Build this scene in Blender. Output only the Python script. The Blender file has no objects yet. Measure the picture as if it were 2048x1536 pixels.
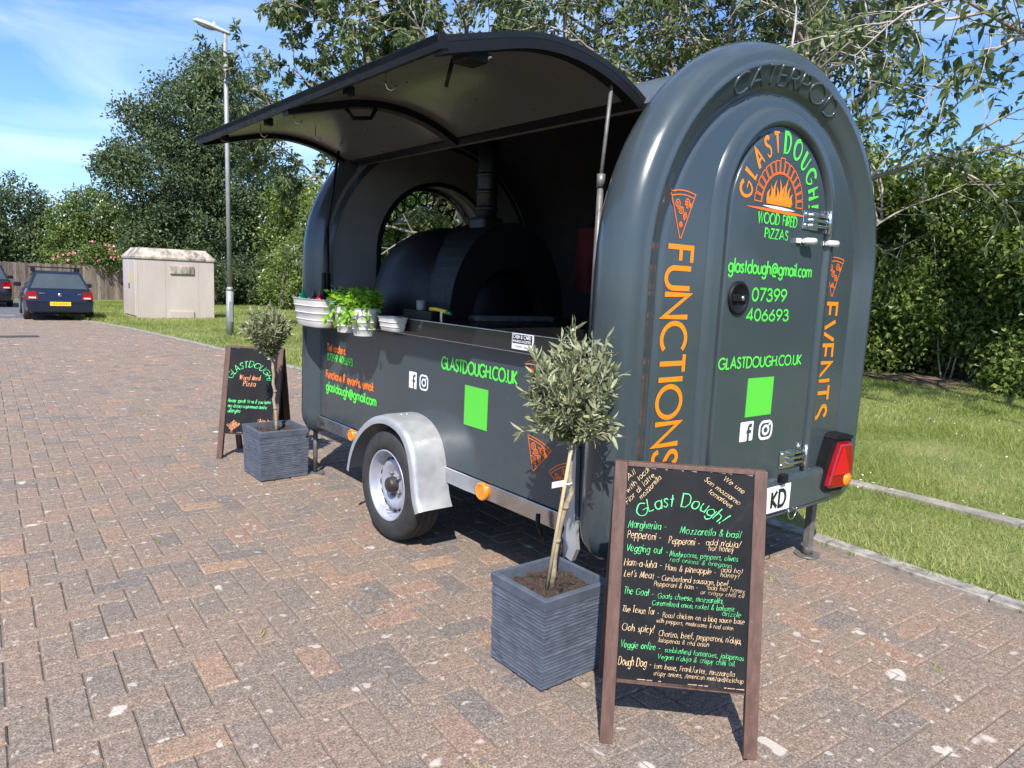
import bpy, bmesh, math, random
import numpy as np
from mathutils import Matrix, Vector, Euler

R = math.radians
scene = bpy.context.scene
COL = scene.collection

# ------------------------------------------------------------------ camera, world, sun, exposure
cam_d = bpy.data.cameras.new("camera")
cam = bpy.data.objects.new("camera", cam_d)
COL.objects.link(cam)
Mc = Matrix(((0.78065656, 0.05155293, -0.62283034, 0.0),
             (-0.623287, 0.13710205, -0.76988073, 0.0),
             (0.04570171, 0.9892145, 0.13916188, 1.5),
             (0, 0, 0, 1)))
cam.matrix_world = Mc
cam_d.sensor_width = 36
cam_d.lens = 1460 / 2048 * 36
cam_d.clip_start = 0.05
cam_d.clip_end = 2000
scene.camera = cam

SUN_EL, SUN_AZ = 47.0, 222.0          # azimuth clockwise from +Y
world = bpy.data.worlds.new("World")
scene.world = world
world.use_nodes = True
nt = world.node_tree
nt.nodes.clear()
w_out = nt.nodes.new("ShaderNodeOutputWorld")
w_bg = nt.nodes.new("ShaderNodeBackground")
w_sky = nt.nodes.new("ShaderNodeTexSky")
w_sky.sky_type = 'NISHITA'
w_sky.sun_disc = False
w_sky.sun_elevation = R(SUN_EL)
w_sky.sun_rotation = R(SUN_AZ)
w_sky.air_density = 1.0
w_sky.dust_density = 0.6
w_sky.ozone_density = 2.5
w_bg.inputs[1].default_value = 0.115
w_tc = nt.nodes.new("ShaderNodeTexCoord")
w_map = nt.nodes.new("ShaderNodeMapping")
w_map.inputs['Scale'].default_value = (1.3, 1.3, 5.5)
w_map.inputs['Rotation'].default_value = (0.12, 0.1, 0.4)
w_n = nt.nodes.new("ShaderNodeTexNoise")
w_n.inputs['Scale'].default_value = 1.9
w_n.inputs['Detail'].default_value = 9
w_n.inputs['Roughness'].default_value = 0.58
w_n.inputs['Distortion'].default_value = 0.7
w_r = nt.nodes.new("ShaderNodeValToRGB")
w_r.color_ramp.elements[0].position = 0.43
w_r.color_ramp.elements[0].color = (0, 0, 0, 1)
w_r.color_ramp.elements[1].position = 0.88
w_r.color_ramp.elements[1].color = (0.85, 0.85, 0.85, 1)
w_mix = nt.nodes.new("ShaderNodeMix")
w_mix.data_type = 'RGBA'
w_mix.inputs[7].default_value = (6.6, 7.6, 9.2, 1)
w_tint = nt.nodes.new("ShaderNodeMix")
w_tint.data_type = 'RGBA'
w_tint.blend_type = 'MULTIPLY'
w_tint.inputs[0].default_value = 1.0
w_tint.inputs[7].default_value = (0.70, 0.93, 1.32, 1)
nt.links.new(w_tc.outputs['Generated'], w_map.inputs[0])
nt.links.new(w_map.outputs[0], w_n.inputs['Vector'])
nt.links.new(w_n.outputs[0], w_r.inputs[0])
nt.links.new(w_r.outputs[0], w_mix.inputs[0])
nt.links.new(w_sky.outputs[0], w_tint.inputs[6])
nt.links.new(w_tint.outputs[2], w_mix.inputs[6])
nt.links.new(w_mix.outputs[2], w_bg.inputs[0])
nt.links.new(w_bg.outputs[0], w_out.inputs[0])

sun_d = bpy.data.lights.new("sun", 'SUN')
sun_d.energy = 4.8
sun_d.angle = R(0.53)
sun_d.color = (1.0, 0.955, 0.89)
sun = bpy.data.objects.new("sun", sun_d)
COL.objects.link(sun)
_az, _el = R(SUN_AZ), R(SUN_EL)
sdir = Vector((math.sin(_az) * math.cos(_el), math.cos(_az) * math.cos(_el), math.sin(_el)))
sun.rotation_euler = (-sdir).to_track_quat('-Z', 'Y').to_euler()
sun.location = sdir * 60

vs = scene.view_settings
vs.view_transform = 'Standard'
vs.look = 'None'
vs.exposure = 0.62
vs.gamma = 1.0
vs.use_curve_mapping = False
scene.cycles.max_bounces = 8
scene.cycles.transparent_max_bounces = 16
scene.cycles.caustics_reflective = False

# ------------------------------------------------------------------ helpers
WM = {}                                # world matrices of roots, by object


def gz(y):
    return -0.013 * max(0.0, y - 7.0)


class MB:
    """collects geometry in world space"""

    def __init__(self):
        self.v, self.f, self.m, self.s = [], [], [], []

    def add(self, vs, fs, mi=0, smooth=False):
        o = len(self.v)
        self.v.extend([tuple(p) for p in vs])
        for f in fs:
            self.f.append(tuple(i + o for i in f))
            self.m.append(mi)
            self.s.append(smooth)
        return self

    def box(self, lo, hi, mi=0, M=None, bev=0.0):
        x0, y0, z0 = lo
        x1, y1, z1 = hi
        if bev > 0:
            return self.rbox(lo, hi, bev, mi, M)
        vs = [(x0, y0, z0), (x1, y0, z0), (x1, y1, z0), (x0, y1, z0), (x0, y0, z1), (x1, y0, z1), (x1, y1, z1), (x0, y1, z1)]
        if M is not None:
            vs = [M @ Vector(p) for p in vs]
        return self.add(vs, [(0, 3, 2, 1), (4, 5, 6, 7), (0, 1, 5, 4), (1, 2, 6, 5), (2, 3, 7, 6), (3, 0, 4, 7)], mi)

    def rbox(self, lo, hi, r, mi=0, M=None):
        bm = bmesh.new()
        bmesh.ops.create_cube(bm, size=1)
        c = [(a + b) / 2 for a, b in zip(lo, hi)]
        d = [b - a for a, b in zip(lo, hi)]
        for v in bm.verts:
            v.co = Vector((c[0] + v.co.x * d[0], c[1] + v.co.y * d[1], c[2] + v.co.z * d[2]))
        bmesh.ops.bevel(bm, geom=bm.edges[:], offset=min(r, min(d) * 0.45), segments=2, affect='EDGES', profile=0.5)
        bm.verts.index_update()
        vs = [(M @ v.co if M is not None else v.co.copy()) for v in bm.verts]
        fs = [[v.index for v in f.verts] for f in bm.faces]
        bm.free()
        return self.add(vs, fs, mi, False)

    def tube(self, pts, rad, n=8, mi=0, cap=True, smooth=True):
        pts = [Vector(p) for p in pts]
        k = len(pts)
        if not hasattr(rad, '__len__'):
            rad = [rad] * k
        t0 = (pts[1] - pts[0]).normalized()
        a = Vector((0, 0, 1)) if abs(t0.z) < 0.9 else Vector((1, 0, 0))
        u = t0.cross(a).normalized()
        vs, fs = [], []
        for i in range(k):
            t = (pts[min(i + 1, k - 1)] - pts[max(i - 1, 0)])
            if t.length < 1e-9:
                t = t0
            t = t.normalized()
            u = (u - t * u.dot(t))
            u = u.normalized() if u.length > 1e-6 else t.orthogonal().normalized()
            w = t.cross(u)
            for j in range(n):
                an = 2 * math.pi * j / n
                vs.append(pts[i] + (u * math.cos(an) + w * math.sin(an)) * rad[i])
        for i in range(k - 1):
            for j in range(n):
                j2 = (j + 1) % n
                fs.append((i * n + j, i * n + j2, (i + 1) * n + j2, (i + 1) * n + j))
        self.add(vs, fs, mi, smooth)
        if cap:
            o = len(self.v) - k * n
            self.f.append(tuple(o + j for j in reversed(range(n))))
            self.m.append(mi); self.s.append(False)
            self.f.append(tuple(o + (k - 1) * n + j for j in range(n)))
            self.m.append(mi); self.s.append(False)
        return self

    def lathe(self, prof, M, n=24, mi=0, smooth=True, a0=0.0, a1=2 * math.pi, sx=1.0, sy=1.0):
        """prof: (r, z) about local Z; M places it"""
        full = abs(a1 - a0 - 2 * math.pi) < 1e-6
        k = n if full else n + 1
        vs, fs = [], []
        for r, z in prof:
            for j in range(k):
                a = a0 + (a1 - a0) * j / n
                vs.append(M @ Vector((r * math.cos(a) * sx, r * math.sin(a) * sy, z)))
        for i in range(len(prof) - 1):
            for j in range(n):
                j2 = (j + 1) % k
                fs.append((i * k + j, i * k + j2, (i + 1) * k + j2, (i + 1) * k + j))
        return self.add(vs, fs, mi, smooth)

    def prism(self, poly, M, d, mi=0, cap=True):
        """poly in local XY, extruded along local Z from 0 to d"""
        n = len(poly)
        vs = [M @ Vector((x, y, 0)) for x, y in poly] + [M @ Vector((x, y, d)) for x, y in poly]
        fs = [(i, (i + 1) % n, n + (i + 1) % n, n + i) for i in range(n)]
        if cap:
            fs += [tuple(reversed(range(n))), tuple(range(n, 2 * n))]
        return self.add(vs, fs, mi)

    def loft(self, loops, mi=0, closed=True, smooth=True, caps=False):
        k = len(loops[0])
        vs = [p for L in loops for p in L]
        fs = []
        for i in range(len(loops) - 1):
            for j in range(k if closed else k - 1):
                j2 = (j + 1) % k
                fs.append((i * k + j, i * k + j2, (i + 1) * k + j2, (i + 1) * k + j))
        if caps:
            fs += [tuple(reversed(range(k))), tuple((len(loops) - 1) * k + j for j in range(k))]
        return self.add(vs, fs, mi, smooth)

    def build(self, name, mats, parent=None, kind=None, fix=False, auto=None):
        me = bpy.data.meshes.new(name)
        vs = self.v
        if parent is not None and parent in WM:
            inv = WM[parent].inverted()
            vs = [inv @ Vector(p) for p in vs]
        me.from_pydata([tuple(p) for p in vs], [], self.f)
        me.polygons.foreach_set('material_index', self.m)
        me.polygons.foreach_set('use_smooth', self.s)
        for m in (mats if isinstance(mats, (list, tuple)) else [mats]):
            me.materials.append(m)
        if fix:
            bm = bmesh.new(); bm.from_mesh(me)
            bmesh.ops.recalc_face_normals(bm, faces=bm.faces[:])
            bm.to_mesh(me); bm.free()
        me.update()
        if auto is not None:
            me.set_sharp_from_angle(angle=R(auto))
        o = bpy.data.objects.new(name, me)
        COL.objects.link(o)
        if parent is not None:
            o.parent = parent
            WM[o] = WM.get(parent, Matrix.Identity(4))
        else:
            WM[o] = Matrix.Identity(4)
        if kind:
            o['kind'] = kind
        return o


def tag(o, label, cat, group=None):
    o['label'] = label
    o['category'] = cat
    if group:
        o['group'] = group
    return o


def thing(name, label, cat, loc, rz=0.0, group=None):
    o = bpy.data.objects.new(name, None)
    o.empty_display_size = 0.1
    COL.objects.link(o)
    o.location = loc
    o.rotation_euler = (0, 0, rz)
    WM[o] = Matrix.Translation(Vector(loc)) @ Matrix.Rotation(rz, 4, 'Z')
    return tag(o, label, cat, group)


def frame(o, x, y, z=None):
    """matrix with given axes"""
    x = Vector(x).normalized(); y = Vector(y).normalized()
    z = x.cross(y)
    return Matrix(((x.x, y.x, z.x, o[0]), (x.y, y.y, z.y, o[1]), (x.z, y.z, z.z, o[2]), (0, 0, 0, 1)))


def np_mesh(name, verts, faces, mats, parent=None, kind=None, tint=None, smooth=False, mi=None):
    """fast mesh from numpy arrays; faces all the same size; tint per vertex"""
    if parent is not None and parent in WM:
        inv = np.array(WM[parent].inverted())
        verts = verts @ inv[:3, :3].T + inv[:3, 3]
    me = bpy.data.meshes.new(name)
    nv, nf, k = len(verts), len(faces), faces.shape[1]
    me.vertices.add(nv)
    me.vertices.foreach_set('co', np.ascontiguousarray(verts, dtype=np.float32).ravel())
    me.loops.add(nf * k)
    me.loops.foreach_set('vertex_index', np.ascontiguousarray(faces, dtype=np.int32).ravel())
    me.polygons.add(nf)
    me.polygons.foreach_set('loop_start', np.arange(0, nf * k, k, dtype=np.int32))
    me.polygons.foreach_set('use_smooth', np.full(nf, smooth))
    for m in (mats if isinstance(mats, (list, tuple)) else [mats]):
        me.materials.append(m)
    if mi is not None:
        me.polygons.foreach_set('material_index', mi.astype(np.int32))
    if tint is not None:
        at = me.attributes.new('tint', 'FLOAT', 'POINT')
        at.data.foreach_set('value', np.ascontiguousarray(tint, dtype=np.float32))
    me.update(calc_edges=True)
    me.validate()
    o = bpy.data.objects.new(name, me)
    COL.objects.link(o)
    if parent is not None:
        o.parent = parent
        WM[o] = WM.get(parent, Matrix.Identity(4))
    if kind:
        o['kind'] = kind
    return o


# ------------------------------------------------------------------ materials
def new_mat(name):
    m = bpy.data.materials.new(name)
    m.use_nodes = True
    t = m.node_tree
    b = t.nodes['Principled BSDF']
    return m, t, b


def node(t, typ, **kw):
    n = t.nodes.new(typ)
    for k, v in kw.items():
        setattr(n, k, v)
    return n


def noise(t, scale, detail=4, rough=0.55, coord='Object', stretch=None, dist=0.0):
    tc = node(t, 'ShaderNodeTexCoord')
    n = node(t, 'ShaderNodeTexNoise')
    n.inputs['Scale'].default_value = scale
    n.inputs['Detail'].default_value = detail
    n.inputs['Roughness'].default_value = rough
    n.inputs['Distortion'].default_value = dist
    if stretch:
        mp = node(t, 'ShaderNodeMapping')
        mp.inputs['Scale'].default_value = stretch
        t.links.new(tc.outputs[coord], mp.inputs[0])
        t.links.new(mp.outputs[0], n.inputs['Vector'])
    else:
        t.links.new(tc.outputs[coord], n.inputs['Vector'])
    return n


def ramp(t, src, stops):
    r = node(t, 'ShaderNodeValToRGB')
    e = r.color_ramp.elements
    while len(e) < len(stops):
        e.new(0.5)
    for el, (p, c) in zip(e, stops):
        el.position = p
        el.color = (*c, 1) if len(c) == 3 else c
    t.links.new(src, r.inputs[0])
    return r


def mixc(t, fac, a, b, mode='MIX'):
    m = node(t, 'ShaderNodeMix', data_type='RGBA', blend_type=mode)
    for sock, val in ((m.inputs[0], fac), (m.inputs[6], a), (m.inputs[7], b)):
        if isinstance(val, (int, float)):
            sock.default_value = val
        elif isinstance(val, (tuple, list)):
            sock.default_value = (*val, 1) if len(val) == 3 else val
        else:
            t.links.new(val, sock)
    return m.outputs[2]


def bump(t, b, src, strength=0.3, dist=0.01):
    bn = node(t, 'ShaderNodeBump')
    bn.inputs['Strength'].default_value = strength
    bn.inputs['Distance'].default_value = dist
    t.links.new(src, bn.inputs['Height'])
    t.links.new(bn.outputs[0], b.inputs['Normal'])
    return bn


def surf(name, col, rough=0.5, metal=0.0, var=0.25, vs=6.0, bs=0.0, bstr=0.2, bdist=0.005, coat=0.0, stretch=None, rvar=0.1, spec=0.5):
    """painted / plain surface with uneven colour, uneven gloss and a fine bump"""
    m, t, b = new_mat(name)
    n = noise(t, vs, 5, 0.6, stretch=stretch)
    lo = tuple(c * (1 - var) for c in col)
    hi = tuple(min(1, c * (1 + var)) for c in col)
    r = ramp(t, n.outputs[0], [(0.3, lo), (0.7, hi)])
    t.links.new(r.outputs[0], b.inputs['Base Color'])
    n2 = noise(t, vs * 3.1, 4)
    rr = ramp(t, n2.outputs[0], [(0.3, (max(0, rough - rvar),) * 3), (0.7, (min(1, rough + rvar),) * 3)])
    t.links.new(rr.outputs[0], b.inputs['Roughness'])
    b.inputs['Metallic'].default_value = metal
    b.inputs['Coat Weight'].default_value = coat
    b.inputs['Coat Roughness'].default_value = 0.06
    b.inputs['Specular IOR Level'].default_value = spec
    if bs > 0:
        n3 = noise(t, bs, 5, 0.6, stretch=stretch)
        bump(t, b, n3.outputs[0], bstr, bdist)
    return m


def flat(name, col, rough=0.5, metal=0.0, emit=None, spec=0.5):
    m, t, b = new_mat(name)
    b.inputs['Base Color'].default_value = (*col, 1)
    b.inputs['Roughness'].default_value = rough
    b.inputs['Metallic'].default_value = metal
    b.inputs['Specular IOR Level'].default_value = spec
    return m


def leaf_mat(name, c0, c1, c2, rough=0.45, trans=0.35, spec=0.4):
    m, t, b = new_mat(name)
    a = node(t, 'ShaderNodeAttribute', attribute_name='tint')
    r = ramp(t, a.outputs['Fac'], [(0.0, c0), (0.5, c1), (1.0, c2)])
    t.links.new(r.outputs[0], b.inputs['Base Color'])
    b.inputs['Roughness'].default_value = rough
    b.inputs['Specular IOR Level'].default_value = spec
    tr = node(t, 'ShaderNodeBsdfTranslucent')
    hs = node(t, 'ShaderNodeHueSaturation')
    hs.inputs['Saturation'].default_value = 1.15
    hs.inputs['Value'].default_value = 1.3
    t.links.new(r.outputs[0], hs.inputs['Color'])
    t.links.new(hs.outputs[0], tr.inputs[0])
    mx = node(t, 'ShaderNodeMixShader')
    mx.inputs[0].default_value = trans
    t.links.new(b.outputs[0], mx.inputs[1])
    t.links.new(tr.outputs[0], mx.inputs[2])
    t.links.new(mx.outputs[0], t.nodes['Material Output'].inputs[0])
    return m


def glass_mat(name, tint=(0.85, 0.9, 0.9), dark=0.0, rough=0.01):
    m, t, b = new_mat(name)
    t.nodes.remove(b)
    tr = node(t, 'ShaderNodeBsdfTransparent')
    tr.inputs[0].default_value = (*tint, 1)
    gl = node(t, 'ShaderNodeBsdfGlossy')
    gl.inputs['Roughness'].default_value = rough
    fr = node(t, 'ShaderNodeFresnel')
    fr.inputs['IOR'].default_value = 1.5
    mx = node(t, 'ShaderNodeMixShader')
    t.links.new(fr.outputs[0], mx.inputs[0])
    t.links.new(tr.outputs[0], mx.inputs[1])
    t.links.new(gl.outputs[0], mx.inputs[2])
    t.links.new(mx.outputs[0], t.nodes['Material Output'].inputs[0])
    return m


M_ = {}
PAINT = (0.043, 0.058, 0.065)


def paint_mat():
    m, t, b = new_mat('anthracite_gelcoat')
    n = noise(t, 1.7, 4, 0.6)
    r = ramp(t, n.outputs[0], [(0.3, tuple(c * 0.9 for c in PAINT)), (0.7, tuple(c * 1.1 for c in PAINT))])
    # dusty specks
    n2 = noise(t, 90, 3, 0.7)
    r2 = ramp(t, n2.outputs[0], [(0.66, (0, 0, 0)), (0.76, (0.35, 0.35, 0.35))])
    c = mixc(t, r2.outputs[0], r.outputs[0], (0.16, 0.16, 0.15))
    # road film and splashes, thickest low on the body
    tc = node(t, 'ShaderNodeTexCoord')
    sx = node(t, 'ShaderNodeSeparateXYZ')
    t.links.new(tc.outputs['Object'], sx.inputs[0])
    mr = node(t, 'ShaderNodeMapRange')
    mr.inputs['From Min'].default_value = 1.0
    mr.inputs['From Max'].default_value = 0.38
    t.links.new(sx.outputs['Z'], mr.inputs['Value'])
    nd = noise(t, 11, 7, 0.72)
    rd = ramp(t, nd.outputs[0], [(0.48, (0, 0, 0)), (0.80, (0.30, 0.30, 0.30))])
    md = node(t, 'ShaderNodeMath', operation='MULTIPLY')
    t.links.new(mr.outputs[0], md.inputs[0])
    t.links.new(rd.outputs[0], md.inputs[1])
    c = mixc(t, md.outputs[0], c, (0.135, 0.125, 0.11))
    t.links.new(c, b.inputs['Base Color'])
    n3 = noise(t, 3.0, 6, 0.65)
    rr = ramp(t, n3.outputs[0], [(0.3, (0.15,) * 3), (0.75, (0.32,) * 3)])
    t.links.new(rr.outputs[0], b.inputs['Roughness'])
    b.inputs['Coat Weight'].default_value = 0.3
    b.inputs['Coat Roughness'].default_value = 0.05
    n4 = noise(t, 7, 2, 0.5)
    bump(t, b, n4.outputs[0], 0.06, 0.01)
    return m


M_['paint'] = paint_mat()
M_['lining'] = surf('grey_wall_lining', (0.21, 0.195, 0.188), 0.6, var=0.15, vs=3)
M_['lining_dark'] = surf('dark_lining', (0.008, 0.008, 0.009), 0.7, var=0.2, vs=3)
M_['awn_line'] = surf('awning_lining', (0.125, 0.125, 0.121), 0.30, var=0.06, vs=2.5, coat=0.1, rvar=.04)
M_['black'] = surf('black_plastic', (0.008, 0.008, 0.009), 0.5, var=0.2, vs=8, spec=.25)
M_['awn_top'] = surf('awning_skin', (0.010, 0.013, 0.015), 0.5, var=0.15, vs=3, spec=.25)
M_['galv'] = None


def galv_mat(name, base=0.55, rough=0.36, metal=0.9):
    m, t, b = new_mat(name)
    n = noise(t, 9, 6, 0.65)
    n2 = noise(t, 2.2, 4, 0.6, stretch=(1, 1, 2.5))
    mm = mixc(t, 0.5, n.outputs[0], n2.outputs[0])
    r = ramp(t, mm, [(0.3, (base * .75, base * .78, base * .79)), (0.6, (base, base * 1.01, base * 1.01)), (0.75, (base * 1.15,) * 3)])
    t.links.new(r.outputs[0], b.inputs['Base Color'])
    rr = ramp(t, n.outputs[0], [(0.3, (rough - .1,) * 3), (0.7, (rough + .14,) * 3)])
    t.links.new(rr.outputs[0], b.inputs['Roughness'])
    b.inputs['Metallic'].default_value = metal
    bump(t, b, n.outputs[0], 0.08, 0.004)
    return m


M_['galv'] = galv_mat('galvanised_steel', 0.47, 0.5, 0.5)
M_['steel'] = galv_mat('stainless_steel', 0.62, 0.22, 1.0)
M_['silver'] = surf('silver_wheel_paint', (0.40, 0.41, 0.46), 0.38, 0.35, var=0.10, vs=9)
M_['rustmetal'] = surf('rusty_steel', (0.13, 0.085, 0.055), 0.7, 0.4, var=0.5, vs=30, bs=90)
M_['darkmetal'] = surf('dark_grey_steel', (0.17, 0.16, 0.15), 0.5, 0.35, var=0.3, vs=18, bs=60)
M_['rubber'] = surf('tyre_rubber', (0.030, 0.029, 0.028), 0.75, var=0.35, vs=14, bs=120, bstr=0.25, bdist=0.002)
M_['void'] = flat('wheel_slot_shadow_black', (0.01, 0.01, 0.01), 0.8)
M_['vinyl_green'] = flat('green_vinyl', (0.10, 0.75, 0.07), 0.35)
M_['vinyl_orange'] = flat('orange_vinyl', (0.92, 0.25, 0.008), 0.35)
M_['vinyl_red_orange'] = flat('red_orange_vinyl', (0.90, 0.17, 0.012), 0.35)
M_['vinyl_orange_side'] = flat('orange_side_vinyl', (0.95, 0.19, 0.02), 0.35)
M_['vinyl_white'] = flat('white_vinyl', (0.85, 0.85, 0.85), 0.35)
M_['vinyl_dark'] = flat('dark_vinyl', (0.04, 0.05, 0.057), 0.35)
M_['vinyl_black'] = flat('black_print', (0.01, 0.01, 0.01), 0.4)
M_['chalk_green'] = surf('green_chalk_pen', (0.13, 0.72, 0.24), 0.8, var=0.3, vs=40)
M_['chalk_cream'] = surf('peach_chalk_pen', (0.85, 0.56, 0.30), 0.8, var=0.25, vs=40)
M_['chalk_orange'] = surf('orange_chalk_pen', (0.85, 0.32, 0.14), 0.8, var=0.3, vs=40)


def board_mat():
    m, t, b = new_mat('chalkboard_black')
    n = noise(t, 5, 6, 0.7, stretch=(1, 1, 0.5), dist=1.2)
    r = ramp(t, n.outputs[0], [(0.35, (0.005, 0.005, 0.0055)), (0.62, (0.012, 0.012, 0.013)), (0.8, (0.035, 0.035, 0.037))])
    t.links.new(r.outputs[0], b.inputs['Base Color'])
    rr = ramp(t, n.outputs[0], [(0.3, (0.5,) * 3), (0.7, (0.65,) * 3)])
    t.links.new(rr.outputs[0], b.inputs['Roughness'])
    b.inputs['Specular IOR Level'].default_value = 0.22
    return m


M_['board'] = board_mat()


def wood_mat(name, c0, c1, axis='Z', scale=5.0, rough=0.6):
    m, t, b = new_mat(name)
    st = {'Z': (9, 9, 0.5), 'X': (0.5, 9, 9), 'Y': (9, 0.5, 9)}[axis]
    n = noise(t, scale, 6, 0.65, stretch=st, dist=0.4)
    r = ramp(t, n.outputs[0], [(0.3, c0), (0.7, c1)])
    n2 = noise(t, 25, 4, 0.7)
    r2 = ramp(t, n2.outputs[0], [(0.62, (0, 0, 0)), (0.75, (0.5, 0.5, 0.5))])
    c = mixc(t, r2.outputs[0], r.outputs[0], tuple(min(1, x * 2.4) for x in c1))
    t.links.new(c, b.inputs['Base Color'])
    b.inputs['Roughness'].default_value = rough
    bump(t, b, n.outputs[0], 0.3, 0.004)
    return m


M_['wood'] = wood_mat('brown_stained_wood', (0.065, 0.032, 0.022), (0.135, 0.072, 0.050))
M_['worn_edge'] = surf('worn_wood_edge', (0.38, 0.27, 0.19), 0.7, var=0.4, vs=30)
M_['planter'] = surf('grey_moulded_planter', (0.085, 0.098, 0.125), 0.55, var=0.25, vs=14, bs=160, bstr=0.5, bdist=0.003)
M_['soil'] = surf('dark_compost', (0.055, 0.036, 0.026), 0.9, var=0.55, vs=40, bs=60, bstr=1.0, bdist=0.02)
M_['bark_olive'] = surf('olive_bark', (0.30, 0.24, 0.16), 0.8, var=0.35, vs=30, bs=70, bstr=0.6)
M_['cane'] = surf('bamboo_cane', (0.45, 0.36, 0.21), 0.55, var=0.2, vs=20)
M_['bark'] = surf('grey_bark', (0.25, 0.205, 0.165), 0.85, var=0.4, vs=8, bs=25, bstr=0.8, bdist=0.02)
M_['twig'] = surf('pale_twig', (0.37, 0.32, 0.27), 0.8, var=0.35, vs=3)
M_['white_tin'] = surf('cream_enamel_tin', (0.62, 0.60, 0.55), 0.38, var=0.07, vs=6)
M_['tag'] = flat('white_plastic_label', (0.8, 0.8, 0.8), 0.5)
M_['l_olive'] = leaf_mat('olive_leaf', (0.12, 0.14, 0.06), (0.25, 0.27, 0.14), (0.50, 0.51, 0.32), 0.5, 0.22)
M_['bud'] = surf('olive_flower_buds', (0.55, 0.50, 0.24), 0.7, var=0.3, vs=50)
M_['l_basil'] = leaf_mat('basil_leaf', (0.06, 0.16, 0.015), (0.16, 0.34, 0.025), (0.34, 0.55, 0.06), 0.35, 0.35)
M_['l_cherry'] = leaf_mat('broad_leaf', (0.055, 0.085, 0.030), (0.115, 0.160, 0.060), (0.27, 0.29, 0.115), 0.42, 0.36, 0.45)
M_['l_far'] = leaf_mat('dense_tree_leaf', (0.050, 0.075, 0.032), (0.100, 0.142, 0.058), (0.200, 0.240, 0.105), 0.45, 0.32)
M_['l_far2'] = leaf_mat('yellow_green_leaf', (0.070, 0.110, 0.026), (0.150, 0.205, 0.052), (0.30, 0.35, 0.10), 0.5, 0.35)
M_['l_hedge'] = leaf_mat('hedge_leaf', (0.060, 0.095, 0.022), (0.185, 0.250, 0.060), (0.46, 0.50, 0.15), 0.33, 0.42, 0.55)
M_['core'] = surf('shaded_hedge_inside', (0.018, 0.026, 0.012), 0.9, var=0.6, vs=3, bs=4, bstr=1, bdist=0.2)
M_['blossom'] = flat('cream_blossom', (0.72, 0.70, 0.52), 0.7)
M_['rose'] = surf('pink_rose', (0.75, 0.25, 0.30), 0.6, var=0.35, vs=6)

# ------------------------------------------------------------------ stroke lettering
def arc(cx, cy, rx, ry, a0, a1, n=14):
    return [(cx + rx * math.cos(R(a0 + (a1 - a0) * i / n)), cy + ry * math.sin(R(a0 + (a1 - a0) * i / n))) for i in range(n + 1)]


def cr(pts, k=5):
    """Catmull-Rom through points"""
    P = [pts[0]] + list(pts) + [pts[-1]]
    out = []
    for i in range(1, len(P) - 2):
        p0, p1, p2, p3 = P[i - 1], P[i], P[i + 1], P[i + 2]
        for j in range(k):
            t = j / k
            out.append(tuple(0.5 * ((2 * b) + (-a + c) * t + (2 * a - 5 * b + 4 * c - d) * t * t + (-a + 3 * b - 3 * c + d) * t ** 3)
                             for a, b, c, d in zip(p0, p1, p2, p3)))
    out.append(tuple(pts[-1]))
    return out


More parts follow.
